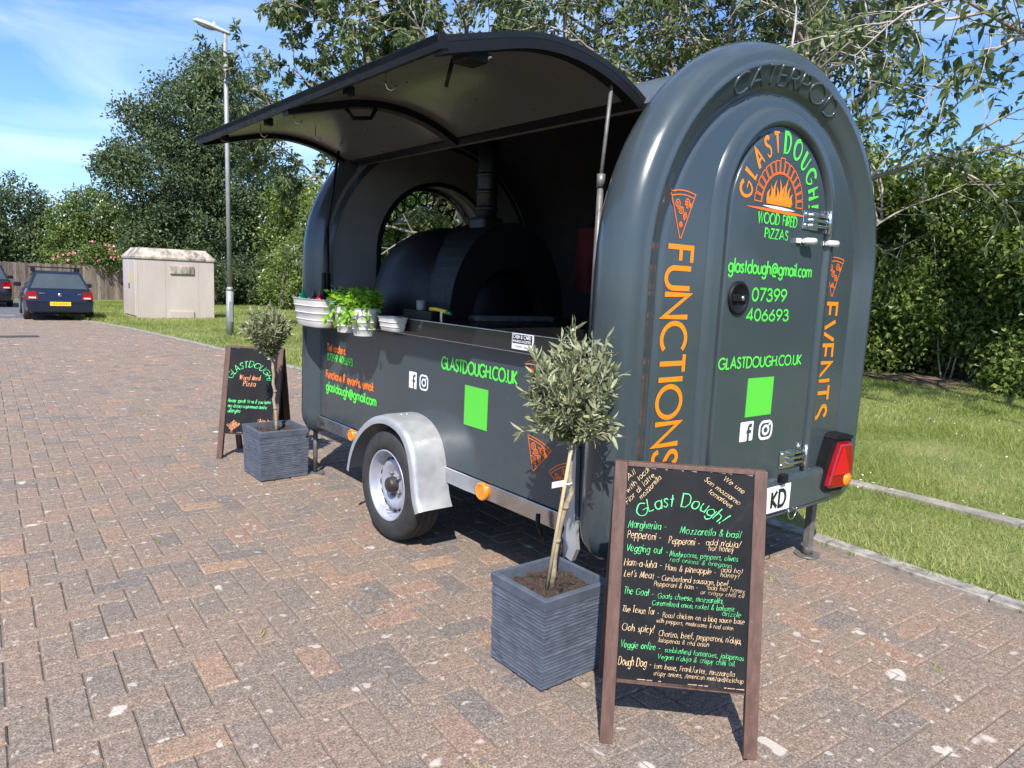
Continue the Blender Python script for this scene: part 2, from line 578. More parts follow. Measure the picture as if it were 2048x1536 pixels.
X_ = 0.62                               # x-height, cap height is 1
GL = {
    ' ': (0.36, []),
    'A': (0.78, [[(0, 0), (.39, 1), (.78, 0)], [(.14, .33), (.64, .33)]]),
    'B': (0.56, [[(0, .53), (.27, .53)] + arc(.27, .265, .27, .265, 90, -90) + [(0, 0), (0, 1), (.24, 1)] + arc(.24, .765, .23, .235, 90, -90)]),
    'C': (0.80, [arc(.5, .5, .5, .5, 48, 312, 22)]),
    'D': (0.74, [[(0, 0), (0, 1), (.26, 1)] + arc(.26, .5, .46, .5, 90, -90, 18) + [(0, 0)]]),
    'E': (0.48, [[(.46, 1), (0, 1), (0, 0), (.46, 0)], [(0, .53), (.43, .53)]]),
    'F': (0.45, [[(.45, 1), (0, 1), (0, 0)], [(0, .53), (.41, .53)]]),
    'G': (0.92, [arc(.5, .5, .5, .5, 46, 350, 22) + [(.98, .46), (.56, .46)]]),
    'H': (0.66, [[(0, 0), (0, 1)], [(.66, 0), (.66, 1)], [(0, .53), (.66, .53)]]),
    'I': (0.06, [[(.03, 0), (.03, 1)]]),
    'J': (0.34, [[(.34, 1), (.34, .2)] + arc(.17, .17, .17, .17, 0, -160, 8)]),
    'K': (0.60, [[(0, 0), (0, 1)], [(.55, 1), (.03, .48), (.60, 0)]]),
    'L': (0.42, [[(0, 1), (0, 0), (.42, 0)]]),
    'M': (0.88, [[(0, 0), (.14, 1), (.44, .12), (.74, 1), (.88, 0)]]),
    'N': (0.70, [[(0, 0), (0, 1), (.70, 0), (.70, 1)]]),
    'O': (1.0, [arc(.5, .5, .5, .5, 90, 450, 28)]),
    'P': (0.50, [[(0, 0), (0, 1), (.24, 1)] + arc(.24, .735, .26, .265, 90, -90) + [(0, .47)]]),
    'Q': (1.0, [arc(.5, .5, .5, .5, 90, 450, 28), [(.6, .3), (.95, -.04)]]),
    'R': (0.54, [[(0, 0), (0, 1), (.24, 1)] + arc(.24, .745, .26, .255, 90, -90) + [(0, .49)], [(.26, .49), (.54, 0)]]),
    'S': (0.50, [cr([(.47, .84), (.36, .97), (.22, .99), (.08, .9), (.06, .72), (.2, .58), (.38, .47), (.5, .3), (.43, .08), (.24, 0), (.08, .05), (0, .2)])]),
    'T': (0.56, [[(0, 1), (.56, 1)], [(.28, 1), (.28, 0)]]),
    'U': (0.62, [[(0, 1), (0, .31)] + arc(.31, .31, .31, .31, 180, 360, 14) + [(.62, 1)]]),
    'V': (0.72, [[(0, 1), (.36, 0), (.72, 1)]]),
    'W': (1.05, [[(0, 1), (.27, 0), (.525, 1), (.78, 0), (1.05, 1)]]),
    'X': (0.64, [[(0, 0), (.64, 1)], [(0, 1), (.64, 0)]]),
    'Y': (0.64, [[(0, 1), (.32, .5), (.64, 1)], [(.32, .5), (.32, 0)]]),
    'Z': (0.60, [[(.03, 1), (.58, 1), (0, 0), (.60, 0)]]),
    'a': (0.60, [arc(.29, .31, .29, .31, 0, 360, 20), [(.59, .62), (.59, 0)]]),
    'b': (0.60, [arc(.31, .31, .29, .31, 0, 360, 20), [(.01, 1.05), (.01, 0)]]),
    'c': (0.46, [arc(.29, .31, .29, .31, 52, 308, 16)]),
    'd': (0.60, [arc(.29, .31, .29, .31, 0, 360, 20), [(.59, 1.05), (.59, 0)]]),
    'e': (0.58, [[(.02, .33), (.57, .33)] + arc(.29, .31, .29, .31, 5, 318, 18)]),
    'f': (0.30, [arc(.25, .82, .15, .2, 75, 180, 8) + [(.1, 0)], [(0, .58), (.27, .58)]]),
    'g': (0.60, [arc(.29, .31, .29, .31, 0, 360, 20), [(.59, .62), (.59, -.08)] + arc(.31, -.1, .28, .26, 0, -160, 12)]),
    'h': (0.50, [[(0, 1.05), (0, 0)], [(0, .36)] + arc(.24, .36, .24, .26, 180, 0, 12) + [(.48, 0)]]),
    'i': (0.08, [[(.04, .62), (.04, 0)], [(.04, .80), (.04, .92)]]),
    'j': (0.12, [[(.1, .62), (.1, -.2), (.0, -.34)], [(.1, .80), (.1, .92)]]),
    'k': (0.46, [[(0, 1.05), (0, 0)], [(.42, .62), (.03, .29), (.46, 0)]]),
    'l': (0.06, [[(.03, 1.05), (.03, 0)]]),
    'm': (0.84, [[(0, .62), (0, 0)], [(0, .38)] + arc(.21, .38, .21, .24, 180, 0, 10) + [(.42, 0)], [(.42, .38)] + arc(.63, .38, .21, .24, 180, 0, 10) + [(.84, 0)]]),
    'n': (0.48, [[(0, .62), (0, 0)], [(0, .36)] + arc(.24, .36, .24, .26, 180, 0, 12) + [(.48, 0)]]),
    'o': (0.60, [arc(.30, .31, .30, .31, 90, 450, 20)]),
    'p': (0.60, [arc(.31, .31, .29, .31, 0, 360, 20), [(.01, .62), (.01, -.36)]]),
    'q': (0.60, [arc(.29, .31, .29, .31, 0, 360, 20), [(.59, .62), (.59, -.36)]]),
    'r': (0.28, [[(0, .62), (0, 0)], [(0, .35)] + arc(.22, .36, .22, .25, 180, 70, 8)]),
    's': (0.36, [cr([(.33, .52), (.24, .61), (.12, .60), (.04, .5), (.12, .38), (.26, .28), (.35, .16), (.26, .03), (.12, .01), (0, .1)])]),
    't': (0.28, [[(.13, .92), (.13, 0)], [(0, .60), (.27, .60)]]),
    'u': (0.48, [[(0, .62), (0, .26)] + arc(.24, .26, .24, .26, 180, 360, 12) + [(.48, .62)], [(.48, .62), (.48, 0)]]),
    'v': (0.48, [[(0, .62), (.24, 0), (.48, .62)]]),
    'w': (0.74, [[(0, .62), (.19, 0), (.37, .6), (.55, 0), (.74, .62)]]),
    'x': (0.46, [[(0, 0), (.46, .62)], [(0, .62), (.46, 0)]]),
    'y': (0.48, [[(0, .62), (.25, .02)], [(.48, .62), (.12, -.36)]]),
    'z': (0.44, [[(.02, .6), (.42, .6), (0, .0), (.44, .0)]]),
    '0': (0.56, [arc(.28, .5, .28, .5, 90, 450, 24)]),
    '1': (0.26, [[(0, .84), (.2, 1), (.2, 0)]]),
    '2': (0.54, [cr([(.03, .72), (.1, .92), (.27, 1), (.45, .9), (.48, .72), (.38, .5), (.2, .25), (0, 0)]) + [(.54, 0)]]),
    '3': (0.54, [cr([(.04, .8), (.12, .96), (.28, 1), (.44, .88), (.42, .65), (.24, .54)]) + cr([(.24, .54), (.45, .46), (.53, .26), (.43, .06), (.25, 0), (.08, .06), (0, .22)])]),
    '4': (0.58, [[(.42, 0), (.42, 1), (0, .27), (.58, .27)]]),
    '6': (0.56, [cr([(.42, 1), (.2, .68), (.03, .38), (.02, .2)]) + arc(.28, .29, .27, .29, 200, 560, 22)]),
    '7': (0.54, [[(0, 1), (.54, 1), (.14, 0)]]),
    '9': (0.56, [arc(.28, .71, .27, .29, 380, 20, 22)[::1] + cr([(.54, .8), (.5, .56), (.34, .28), (.14, 0)])]),
    '.': (0.10, [[(.05, -.02), (.05, .10)]]),
    ',': (0.12, [[(.10, .10), (.02, -.16)]]),
    ':': (0.10, [[(.05, -.02), (.05, .10)], [(.05, .46), (.05, .58)]]),
    '-': (0.34, [[(.04, .34), (.34, .34)]]),
    "'": (0.08, [[(.06, 1), (.03, .78)]]),
    '!': (0.12, [[(.06, 1), (.06, .28)], [(.06, -.02), (.06, .10)]]),
    '?': (0.42, [cr([(0, .8), (.1, .97), (.27, .97), (.38, .8), (.3, .6), (.19, .45), (.18, .28)]), [(.18, -.02), (.18, .09)]]),
    '/': (0.36, [[(0, -.12), (.36, 1.05)]]),
    '&': (0.64, [cr([(.62, 0), (.36, .34), (.14, .68), (.16, .92), (.3, 1), (.42, .86), (.34, .64), (.08, .36), (.02, .16), (.14, .02), (.32, .02), (.5, .2), (.6, .4)])]),
    '@': (1.0, [arc(.5, .36, .2, .22, 0, 360, 18), [(.70, .58), (.70, .22)] + arc(.5, .36, .46, .5, -18, 300, 26)]),
}


def text_w(s, gap=0.16):
    return sum(GL[c][0] + gap for c in s) - gap


class Lines:
    """monoline strokes laid on a surface map fn(u, v, n) -> Vector"""

    def __init__(self, fn, lift=0.0015):
        self.mb, self.fn, self.lift, self.k = MB(), fn, lift, 0

    def stroke(self, pts, w, mi=0, taper=None, cap=False, nib=None):
        P = [pts[0]]
        for p in pts[1:]:
            if abs(p[0] - P[-1][0]) + abs(p[1] - P[-1][1]) > 1e-6:
                P.append(p)
        if len(P) < 2:
            return
        n = len(P)
        closed = abs(P[0][0] - P[-1][0]) + abs(P[0][1] - P[-1][1]) < 1e-5 and n > 3
        if cap and not closed:            # rounded tips
            d0 = Vector((P[0][0] - P[1][0], P[0][1] - P[1][1])).normalized() * w * 0.45
            d1 = Vector((P[-1][0] - P[-2][0], P[-1][1] - P[-2][1])).normalized() * w * 0.45
            P = [(P[0][0] + d0.x, P[0][1] + d0.y)] + P + [(P[-1][0] + d1.x, P[-1][1] + d1.y)]
            n += 2
        L, Rr = [], []
        for i in range(n):
            a = P[i - 1] if i > 0 else (P[-2] if closed else None)
            b = P[i + 1] if i < n - 1 else (P[1] if closed else None)
            p = P[i]
            d1 = Vector((p[0] - a[0], p[1] - a[1])).normalized() if a else None
            d2 = Vector((b[0] - p[0], b[1] - p[1])).normalized() if b else None
            if d1 is None: d1 = d2
            if d2 is None: d2 = d1
            t = d1 + d2
            if t.length < 0.15:
                t = d2.copy()
            t.normalize()
            nn = Vector((-t.y, t.x))
            m = 1.0 / max(0.38, nn.dot(Vector((-d1.y, d1.x))))
            ww = w * 0.5 * m
            if taper: ww *= taper(i / (n - 1))
            if nib: ww *= nib(t)
            if cap and not closed and i in (0, n - 1): ww *= 0.45
            L.append((p[0] + nn.x * ww, p[1] + nn.y * ww))
            Rr.append((p[0] - nn.x * ww, p[1] - nn.y * ww))
        vs, fs = [], []
        self.k += 1
        base = self.lift + (self.k % 23) * 4e-5
        for i in range(n):
            z = base + i * 1.2e-6
            vs.append(self.fn(L[i][0], L[i][1], z))
            vs.append(self.fn(Rr[i][0], Rr[i][1], z))
        for i in range(n - 1):
            fs.append((2 * i, 2 * i + 1, 2 * i + 3, 2 * i + 2))
        self.mb.add(vs, fs, mi)

    def text(self, s, u, v, h, weight=0.13, width=None, mi=0, gap=0.16, hand=None, rot=0.0, sub=None, nib=None, cap=False, taper=None):
        """baseline starts at (u, v); width squeezes to fit; hand = random jitter; sub maps local (x, y) to (u, v)"""
        tw = text_w(s, gap) * h
        sx = (width / tw) if width else 1.0
        c, sn = math.cos(rot), math.sin(rot)
        x = 0.0
        for ch in s:
            gw, st = GL[ch]
            jy = hand.uniform(-.05, .05) * h if hand else 0
            js = hand.uniform(.9, 1.1) if hand else 1
            sl = hand.uniform(.16, .30) if hand else 0
            for q in st:
                pts = []
                ph = hand.uniform(0, 6) if hand else 0
                if len(q) < 6 and sub:      # subdivide straight strokes so a warp bends them
                    qq = []
                    for a, b in zip(q[:-1], q[1:]):
                        qq += [(a[0] + (b[0] - a[0]) * i / 4, a[1] + (b[1] - a[1]) * i / 4) for i in range(4)]
                    q = qq + [q[-1]]
                for k, (gx, gy) in enumerate(q):
                    if hand:
                        gx += .018 * math.sin(k * .9 + ph) + sl * gy
                        gy = gy * js + .018 * math.cos(k * 1.1 + ph)
                    lx, ly = x + gx * h * sx, gy * h + jy
                    if sub:
                        pts.append(sub(lx, ly))
                    else:
                        pts.append((u + lx * c - ly * sn, v + lx * sn + ly * c))
                tp = taper
                if hand and not taper:
                    p1, p2 = hand.uniform(0, 6), hand.uniform(3, 7)
                    tp = lambda f, p1=p1, p2=p2: 1 + .32 * math.sin(p1 + p2 * f)
                self.stroke(pts, weight * h, mi, cap=cap or hand is not None, nib=nib, taper=tp)
            x += (gw + gap + (hand.uniform(-.05, .05) if hand else 0)) * h * sx
        return x

    def poly(self, pts, mi=0, dz=0.0):
        self.k += 1
        z = self.lift + dz
        n = len(pts)
        cx = sum(p[0] for p in pts) / n; cy = sum(p[1] for p in pts) / n
        vs = [self.fn(p[0], p[1], z) for p in pts] + [self.fn(cx, cy, z)]
        self.mb.add(vs, [(i, (i + 1) % n, n) for i in range(n)], mi)

    def build(self, name, mats, parent):
        return self.mb.build(name, mats, parent)


def rrect(x0, y0, x1, y1, r, n=5):
    p = arc(x1 - r, y1 - r, r, r, 0, 90, n) + arc(x0 + r, y1 - r, r, r, 90, 180, n) + arc(x0 + r, y0 + r, r, r, 180, 270, n) + arc(x1 - r, y0 + r, r, r, 270, 360, n)
    return p


def social_icons(ln, fx, fy, fw, fh, ix, iy, iw, ih):
    """white square with an f, and the white camera outline; mats: 0 white 1 dark"""
    ln.poly(rrect(fx, fy, fx + fw, fy + fh, fw * .06), 0)
    sv = ln.lift; ln.lift = sv + 0.002
    q = [(fx + fw * .86, fy + fh * .80), (fx + fw * .74, fy + fh * .80)] + arc(fx + fw * .74, fy + fh * .68, fw * .12, fh * .12, 90, 180, 6) + [(fx + fw * .62, fy)]
    ln.stroke(q, fw * .15, 1)
    ln.stroke([(fx + fw * .48, fy + fh * .48), (fx + fw * .84, fy + fh * .48)], fw * .14, 1)
    ln.lift = sv
    w = iw * .11
    q = rrect(ix + w / 2, iy + w / 2, ix + iw - w / 2, iy + ih - w / 2, iw * .26)
    ln.stroke(q + [q[0]], w, 0)
    ln.stroke(arc(ix + iw / 2, iy + ih / 2, iw * .21, ih * .21, 0, 360, 20), w, 0)
    ln.poly(arc(ix + iw * .74, iy + ih * .76, iw * .06, ih * .06, 0, 330, 10), 0, 0.0004)


def pizza_slice(ln, x, y, w, h, seed=1, mi=0, wd=0.0044, tf=None):
    """tip at the bottom; (x, y) is top-left"""
    rg = random.Random(seed)
    f = tf or (lambda a, b: (x + a * w, y - b * h))
    ln.stroke([f(a / 10, .05 - .05 * math.sin(math.pi * a / 10)) for a in range(11)] + [f(.97, .10), f(.53, 1.0), f(.47, 1.0), f(.02, .10), f(0, .05)], wd, mi)
    ln.stroke([f(.03 + .94 * a / 10, .14 - .05 * math.sin(math.pi * a / 10)) for a in range(11)], wd, mi)
    for (a, b, r) in ((.3, .28, .09), (.68, .24, .09), (.45, .42, .085), (.62, .52, .07), (.47, .72, .06), (.82, .30, .055)):
        k = h / w
        ln.stroke([f(a + r * math.cos(t) * (1 + .12 * math.sin(3 * t)), b + r * math.sin(t) / k) for t in [i * .42 for i in range(16)]], wd, mi)
        ln.stroke([f(a + .4 * r * math.cos(t), b + .4 * r * math.sin(t) / k) for t in [i * .9 for i in range(8)]], wd * .8, mi)
    for _ in range(9):
        b = rg.uniform(.2, .85)
        a = .5 + (1 - b) * rg.uniform(-.36, .36)
        d = rg.uniform(0, 6.3)
        ln.stroke([f(a, b), f(a + .07 * math.cos(d), b + .025 * math.sin(d)), f(a + .12 * math.cos(d + .7), b + .04 * math.sin(d + .7))], wd * .9, mi)

# ------------------------------------------------------------------ setting: ground, paving, kerb, lawn, road
KY = [-8, 1.05, 2.14, 3.0, 7.0, 10.7, 16, 21.6, 23.9, 26.2, 30]
KX = [4.0, 4.15, 4.22, 4.28, 4.52, 4.63, 4.5, 4.15, 3.8, 3.35, 2.6]


def kx(y):
    return float(np.interp(y, KY, KX))


def sheet(name, pts_fn, ny, nx, mat, kind='structure', uvz=None):
    mb = MB()
    vs = [pts_fn(i / ny, j / nx) for i in range(ny + 1) for j in range(nx + 1)]
    fs = [(i * (nx + 1) + j, i * (nx + 1) + j + 1, (i + 1) * (nx + 1) + j + 1, (i + 1) * (nx + 1) + j) for i in range(ny) for j in range(nx)]
    mb.add(vs, fs, 0, True)
    return mb.build(name, mat, kind=kind)


m_ground = surf('rough_grassland', (0.06, 0.09, 0.03), 0.95, var=0.4, vs=0.4)
sheet('ground', lambda a, b: (-500 + 1000 * b, -60 + 760 * a, gz(-60 + 760 * a) - 0.06), 76, 40, m_ground)


def joint_mat():
    m, t, b = new_mat('sandy_joint')
    n = noise(t, 30, 5, 0.7)
    r = ramp(t, n.outputs[0], [(0.3, (0.125, 0.100, 0.080)), (0.62, (0.215, 0.170, 0.130)), (0.78, (0.19, 0.175, 0.09))])
    t.links.new(r.outputs[0], b.inputs['Base Color'])
    b.inputs['Roughness'].default_value = 0.95
    return m


def paving_mat():
    m, t, b = new_mat('weathered_clay_paver')
    a = node(t, 'ShaderNodeAttribute', attribute_name='tint')
    r = ramp(t, a.outputs['Fac'], [(0.0, (0.195, 0.175, 0.165)), (0.22, (0.240, 0.203, 0.176)), (0.45, (0.275, 0.217, 0.176)), (0.68, (0.300, 0.222, 0.174)), (0.86, (0.330, 0.222, 0.170)), (1.0, (0.375, 0.255, 0.178))])
    # broad dirt: grey weathered zones against clean rosy ones
    nb = noise(t, 0.55, 4, 0.6)
    rb = ramp(t, nb.outputs[0], [(0.36, (0, 0, 0)), (0.62, (0.45, 0.45, 0.45))])
    c = mixc(t, rb.outputs[0], r.outputs[0], (0.255, 0.214, 0.183))
    # gritty speckle
    ns = noise(t, 130, 3, 0.75)
    rs = ramp(t, ns.outputs[0], [(0.34, (0.45, 0.44, 0.43)), (0.50, (0.90, 0.89, 0.87)), (0.66, (1.40, 1.36, 1.30))])
    c = mixc(t, 1.0, c, rs.outputs[0], 'MULTIPLY')
    nm = noise(t, 34, 4, 0.7)
    rm = ramp(t, nm.outputs[0], [(0.35, (0.72, 0.72, 0.72)), (0.65, (1.18, 1.18, 1.18))])
    c = mixc(t, 1.0, c, rm.outputs[0], 'MULTIPLY')
    # fine pale grit
    ng = noise(t, 105, 2, 0.6)
    rg_ = ramp(t, ng.outputs[0], [(0.615, (0, 0, 0)), (0.68, (0.8, 0.8, 0.8))])
    c = mixc(t, rg_.outputs[0], c, (0.48, 0.43, 0.37))
    # lichen spots
    nl = noise(t, 5.5, 2, 0.45, dist=0.25)
    rl = ramp(t, nl.outputs[0], [(0.70, (0, 0, 0)), (0.73, (0.75, 0.75, 0.75))])
    nl2 = noise(t, 17, 2, 0.5, dist=0.3)
    rl2 = ramp(t, nl2.outputs[0], [(0.670, (0, 0, 0)), (0.70, (0.7, 0.7, 0.7))])
    c = mixc(t, rl2.outputs[0], c, (0.52, 0.49, 0.45))
    c = mixc(t, rl.outputs[0], c, (0.60, 0.56, 0.51))
    c = mixc(t, 1.0, c, (0.98, 0.935, 0.89), 'MULTIPLY')
    t.links.new(c, b.inputs['Base Color'])
    b.inputs['Roughness'].default_value = 0.85
    b.inputs['Specular IOR Level'].default_value = 0.3
    hh = mixc(t, 0.5, ns.outputs[0], nm.outputs[0])
    bump(t, b, hh, 0.8, 0.008)
    return m


M_['pave'] = paving_mat()
sheet('driveway_bed', lambda a, b: ((lambda y: (-9 + (kx(y) + 9) * b, y, gz(y) - 0.007))(-3 + 29.2 * a)), 60, 8, joint_mat())


def herringbone():
    rng = np.random.default_rng(3)
    LB, gap, bev = 0.1175, 0.0055, 0.006
    ang = R(-3.0)
    ca, sa = math.cos(ang), math.sin(ang)
    V, F, T = [], [], []
    cells = []
    for gx in range(-62, 46):
        for gy in range(-22, 235):
            s = (gx - gy) % 4
            if s == 0: rc = (gx, gy, gx + 2, gy + 1)
            elif s == 3: rc = (gx, gy, gx + 1, gy + 2)
            else: continue
            cells.append(rc)
    for (x0, y0, x1, y1) in cells:
        px = [x0 * LB + gap / 2, x1 * LB - gap / 2]
        py = [y0 * LB + gap / 2, y1 * LB - gap / 2]
        cx, cy = (px[0] + px[1]) / 2, (py[0] + py[1]) / 2
        wx, wy = cx * ca - cy * sa, cx * sa + cy * ca
        if not (-4.5 < wx and -1.2 < wy < 26.0):
            continue
        lim = min(kx(wy - .1), kx(wy + .1)) - 0.005
        if wx > lim - 0.05:
            continue
        if wx < 0.0 - 0.35 + 0.0 * wy - 1.2 and wy > 9:
            continue
        dz = rng.normal(0, 0.0012)
        tx, ty = rng.normal(0, 0.006, 2)
        o = len(V)
        ring = []
        for (ins, zz) in ((0.0, -0.03), (0.0, -bev), (bev, 0.0)):
            for (a, b) in ((px[0] + ins, py[0] + ins), (px[1] - ins, py[0] + ins), (px[1] - ins, py[1] - ins), (px[0] + ins, py[1] - ins)):
                X = a * ca - b * sa
                Y = a * sa + b * ca
                z = gz(Y) + zz + dz + tx * (X - wx) + ty * (Y - wy)
                V.append((min(X, kx(Y) - 0.002), Y, z))
        for k in (0, 4):
            for j in range(4):
                j2 = (j + 1) % 4
                F.append((o + k + j, o + k + j2, o + k + 4 + j2, o + k + 4 + j))
        F.append((o + 8, o + 9, o + 10, o + 11))
        T += [float(np.clip(rng.normal(0.45, 0.24), 0, 1))] * 12
    return np.array(V), np.array(F), np.array(T)


v_, f_, t_ = herringbone()
np_mesh('driveway', v_, f_, M_['pave'], kind='structure', tint=t_)

m_kerb = surf('pale_concrete_kerb', (0.27, 0.245, 0.21), 0.9, var=0.55, vs=13, bs=60, bstr=0.6)
kb = MB()
ys = np.arange(-6, 25.8, 0.9)
for a, b_ in zip(ys[:-1], ys[1:]):
    a2, b2 = a + 0.006, b_ - 0.006
    x0, x1 = kx(a2), kx(b2)
    za, zb = gz(a2) + 0.012, gz(b2) + 0.012
    w = 0.125
    kb.add([(x0, a2, za - .1), (x0 + w, a2, za - .1), (x0 + w, a2, za - .004), (x0 + w - .008, a2, za), (x0 + .008, a2, za), (x0, a2, za - .006),
            (x1, b2, zb - .1), (x1 + w, b2, zb - .1), (x1 + w, b2, zb - .004), (x1 + w - .008, b2, zb), (x1 + .008, b2, zb), (x1, b2, zb - .006)],
           [(0, 1, 7, 6), (1, 2, 8, 7), (2, 3, 9, 8), (3, 4, 10, 9), (4, 5, 11, 10), (5, 0, 6, 11), (0, 5, 4, 3, 2, 1), (6, 7, 8, 9, 10, 11)])
kb.build('kerb', m_kerb, kind='structure')

m_asph = surf('grey_asphalt', (0.115, 0.115, 0.115), 0.9, var=0.2, vs=5, bs=120, bstr=0.4)
sheet('road', lambda a, b: ((lambda y: (-60 + (3.3 + 60 + (y - 26.1) * .02) * b, y, gz(y) - 0.004))(26.05 + 15.5 * a)), 10, 6, m_asph)
m_wl = surf('worn_white_line', (0.55, 0.53, 0.5), 0.85, var=0.25, vs=9)
sheet('road_marking', lambda a, b: (-30 + 32.2 * b, 27.6 + .13 * a, gz(27.6) + 0.002), 1, 1, m_wl)
m_drain = surf('dark_drain_channel', (0.05, 0.045, 0.042), 0.8, var=0.3, vs=20)
sheet('drain_channel', lambda a, b: (-3 + 4.9 * b, 18.5 + .42 * a, gz(18.6) + 0.008), 1, 1, m_drain)


def lawn_mat():
    m, t, b = new_mat('mown_lawn')
    n = noise(t, 1.1, 6, 0.65)
    r = ramp(t, n.outputs[0], [(0.30, (0.13, 0.175, 0.038)), (0.5, (0.20, 0.235, 0.058)), (0.68, (0.32, 0.31, 0.12))])
    n2 = noise(t, 45, 4, 0.7, stretch=(1, 1, 1))
    r2 = ramp(t, n2.outputs[0], [(0.35, (0.5, 0.5, 0.5)), (0.65, (1.35, 1.35, 1.3))])
    c = mixc(t, 1.0, r.outputs[0], r2.outputs[0], 'MULTIPLY')
    t.links.new(c, b.inputs['Base Color'])
    b.inputs['Roughness'].default_value = 0.9
    bump(t, b, n2.outputs[0], 0.9, 0.03)
    return m


M_['lawn'] = lawn_mat()


def lawn_z(x, y):
    return gz(y) + 0.004 + 0.02 * math.sin(x * .9 + y * .33) * math.sin(y * .71)  + 0.02


def lawn_pt(a, b):
    y = -14 + 70 * a
    x0 = kx(y) + 0.115 if y < 25.6 else max(3.42, kx(25.6) + .115)
    x = x0 + (46 - x0) * b ** 2
    e = min(1, (x - x0) / 0.6)
    return (x, y, gz(y) - 0.006 + e * (lawn_z(x, y) - gz(y) + 0.006))


sheet('lawn', lawn_pt, 140, 50, M_['lawn'])
m_edge = surf('weathered_concrete_edging', (0.27, 0.24, 0.20), 0.9, var=0.4, vs=6, bs=50, bstr=0.6)
eb = MB()
for k in range(14):
    y0 = -4 + k * .92
    eb.rbox((5.66 + .012 * math.sin(k), y0 + .006, -0.08), (5.80 + .012 * math.sin(k), y0 + .914, 0.042 + .004 * math.sin(k * 2.3)), 0.008)
eb.build('path_edging', m_edge, kind='structure')
m_bed = surf('dry_brown_soil', (0.13, 0.09, 0.062), 0.95, var=0.5, vs=5, bs=25, bstr=1, bdist=0.03)
sheet('soil_bed', lambda a, b: (13.75 + .12 * math.sin(a * 40) + 2.5 * b, -8 + 50 * a, gz(-8 + 50 * a) + 0.055 + .03 * math.sin(a * 90 + b * 3)), 100, 6, m_bed)


# grass blades (uncountable)
def grass(name, n, region, h, w, mat, seed):
    rng = np.random.default_rng(seed)
    x0, x1, y0, y1 = region
    P = np.stack([rng.uniform(x0, x1, n), rng.uniform(y0, y1, n)], 1)
    kxs = np.interp(P[:, 1], KY, KX) + 0.085 + 0.035 * np.sin(P[:, 1] * 9) * np.sin(P[:, 1] * 3.1)
    keep = (P[:, 0] > kxs) & ((P[:, 0] < 5.65) | (P[:, 0] > 5.80))
    patch = 0.5 + 0.5 * np.sin(P[:, 0] * 2.1 + np.sin(P[:, 1] * 1.7) * 2) * np.sin(P[:, 1] * 1.3 + 1.0)
    keep &= rng.uniform(0, 1, n) < 0.55 + 0.45 * patch
    P = P[keep]; patch = patch[keep]; n = len(P)
    gzv = -0.013 * np.maximum(0, P[:, 1] - 7)
    z = gzv + 0.014 + 0.02 * np.sin(P[:, 0] * .9 + P[:, 1] * .33) * np.sin(P[:, 1] * .71)
    a = rng.uniform(0, 2 * np.pi, n)
    hh = h * rng.uniform(.45, 1.25, n) * (0.7 + .5 * patch)
    lean = rng.normal(0, .55, (n, 2)) * hh[:, None]
    d = np.stack([np.cos(a), np.sin(a), np.zeros(n)], 1) * w * .5
    B = np.concatenate([P, z[:, None]], 1)
    T = B + np.concatenate([lean, hh[:, None]], 1)
    V = np.stack([B - d, B + d, T], 1).reshape(-1, 3)
    F = np.arange(n * 3).reshape(-1, 3)
    tint = np.clip(np.repeat(rng.normal(.40, .2, n) + .30 * (.5 - patch) + .25 * np.sin(P[:, 0] * 1.3 + 2 * np.sin(P[:, 1] * .8)) * np.sin(P[:, 1] * 1.9 + P[:, 0]), 3), 0, 1)
    return np_mesh(name, V, F, mat, kind='stuff', tint=tint)


M_['grass'] = leaf_mat('grass_blade', (0.16, 0.215, 0.042), (0.31, 0.355, 0.095), (0.50, 0.48, 0.23), 0.5, 0.45, 0.4)
g1 = grass('grass', 190000, (4.2, 9.0, -2.5, 6.5), 0.055, 0.0065, M_['grass'], 1)
tag(g1, 'short green grass with dry patches on the lawn beside the trailer', 'grass')
g2 = grass('grass', 110000, (9.0, 15.0, 0.5, 12), 0.07, 0.011, M_['grass'], 2)
tag(g2, 'sunlit grass further back, in front of the hedge', 'grass')
g3 = grass('grass', 130000, (3.3, 14.0, 8.5, 42), 0.09, 0.018, M_['grass'], 3)
tag(g3, 'grass verge around the lamp post and the beige cabinet', 'grass')


def petals():
    rng = np.random.default_rng(8)
    V, F = [], []
    n = 420
    for i in range(n):
        x = 5.9 + 8.5 * rng.uniform() ** 0.8 if i > 110 else rng.uniform(5.5, 6.1)
        y = rng.uniform(-1, 10)
        z = lawn_z(x, y) + 0.035 + rng.uniform(0, .025)
        r = rng.uniform(.006, .014)
        o = len(V)
        a0 = rng.uniform(0, 6)
        for k in range(4):
            a = a0 + k * math.pi / 2
            V.append((x + r * math.cos(a), y + r * math.sin(a), z + rng.uniform(-.006, .006)))
        F.append((o, o + 1, o + 2, o + 3))
    o = np_mesh('fallen_petals', np.array(V), np.array(F), M_['blossom'], kind='stuff')
    tag(o, 'pale daisies and petals sprinkled over the lawn', 'petals')


petals()


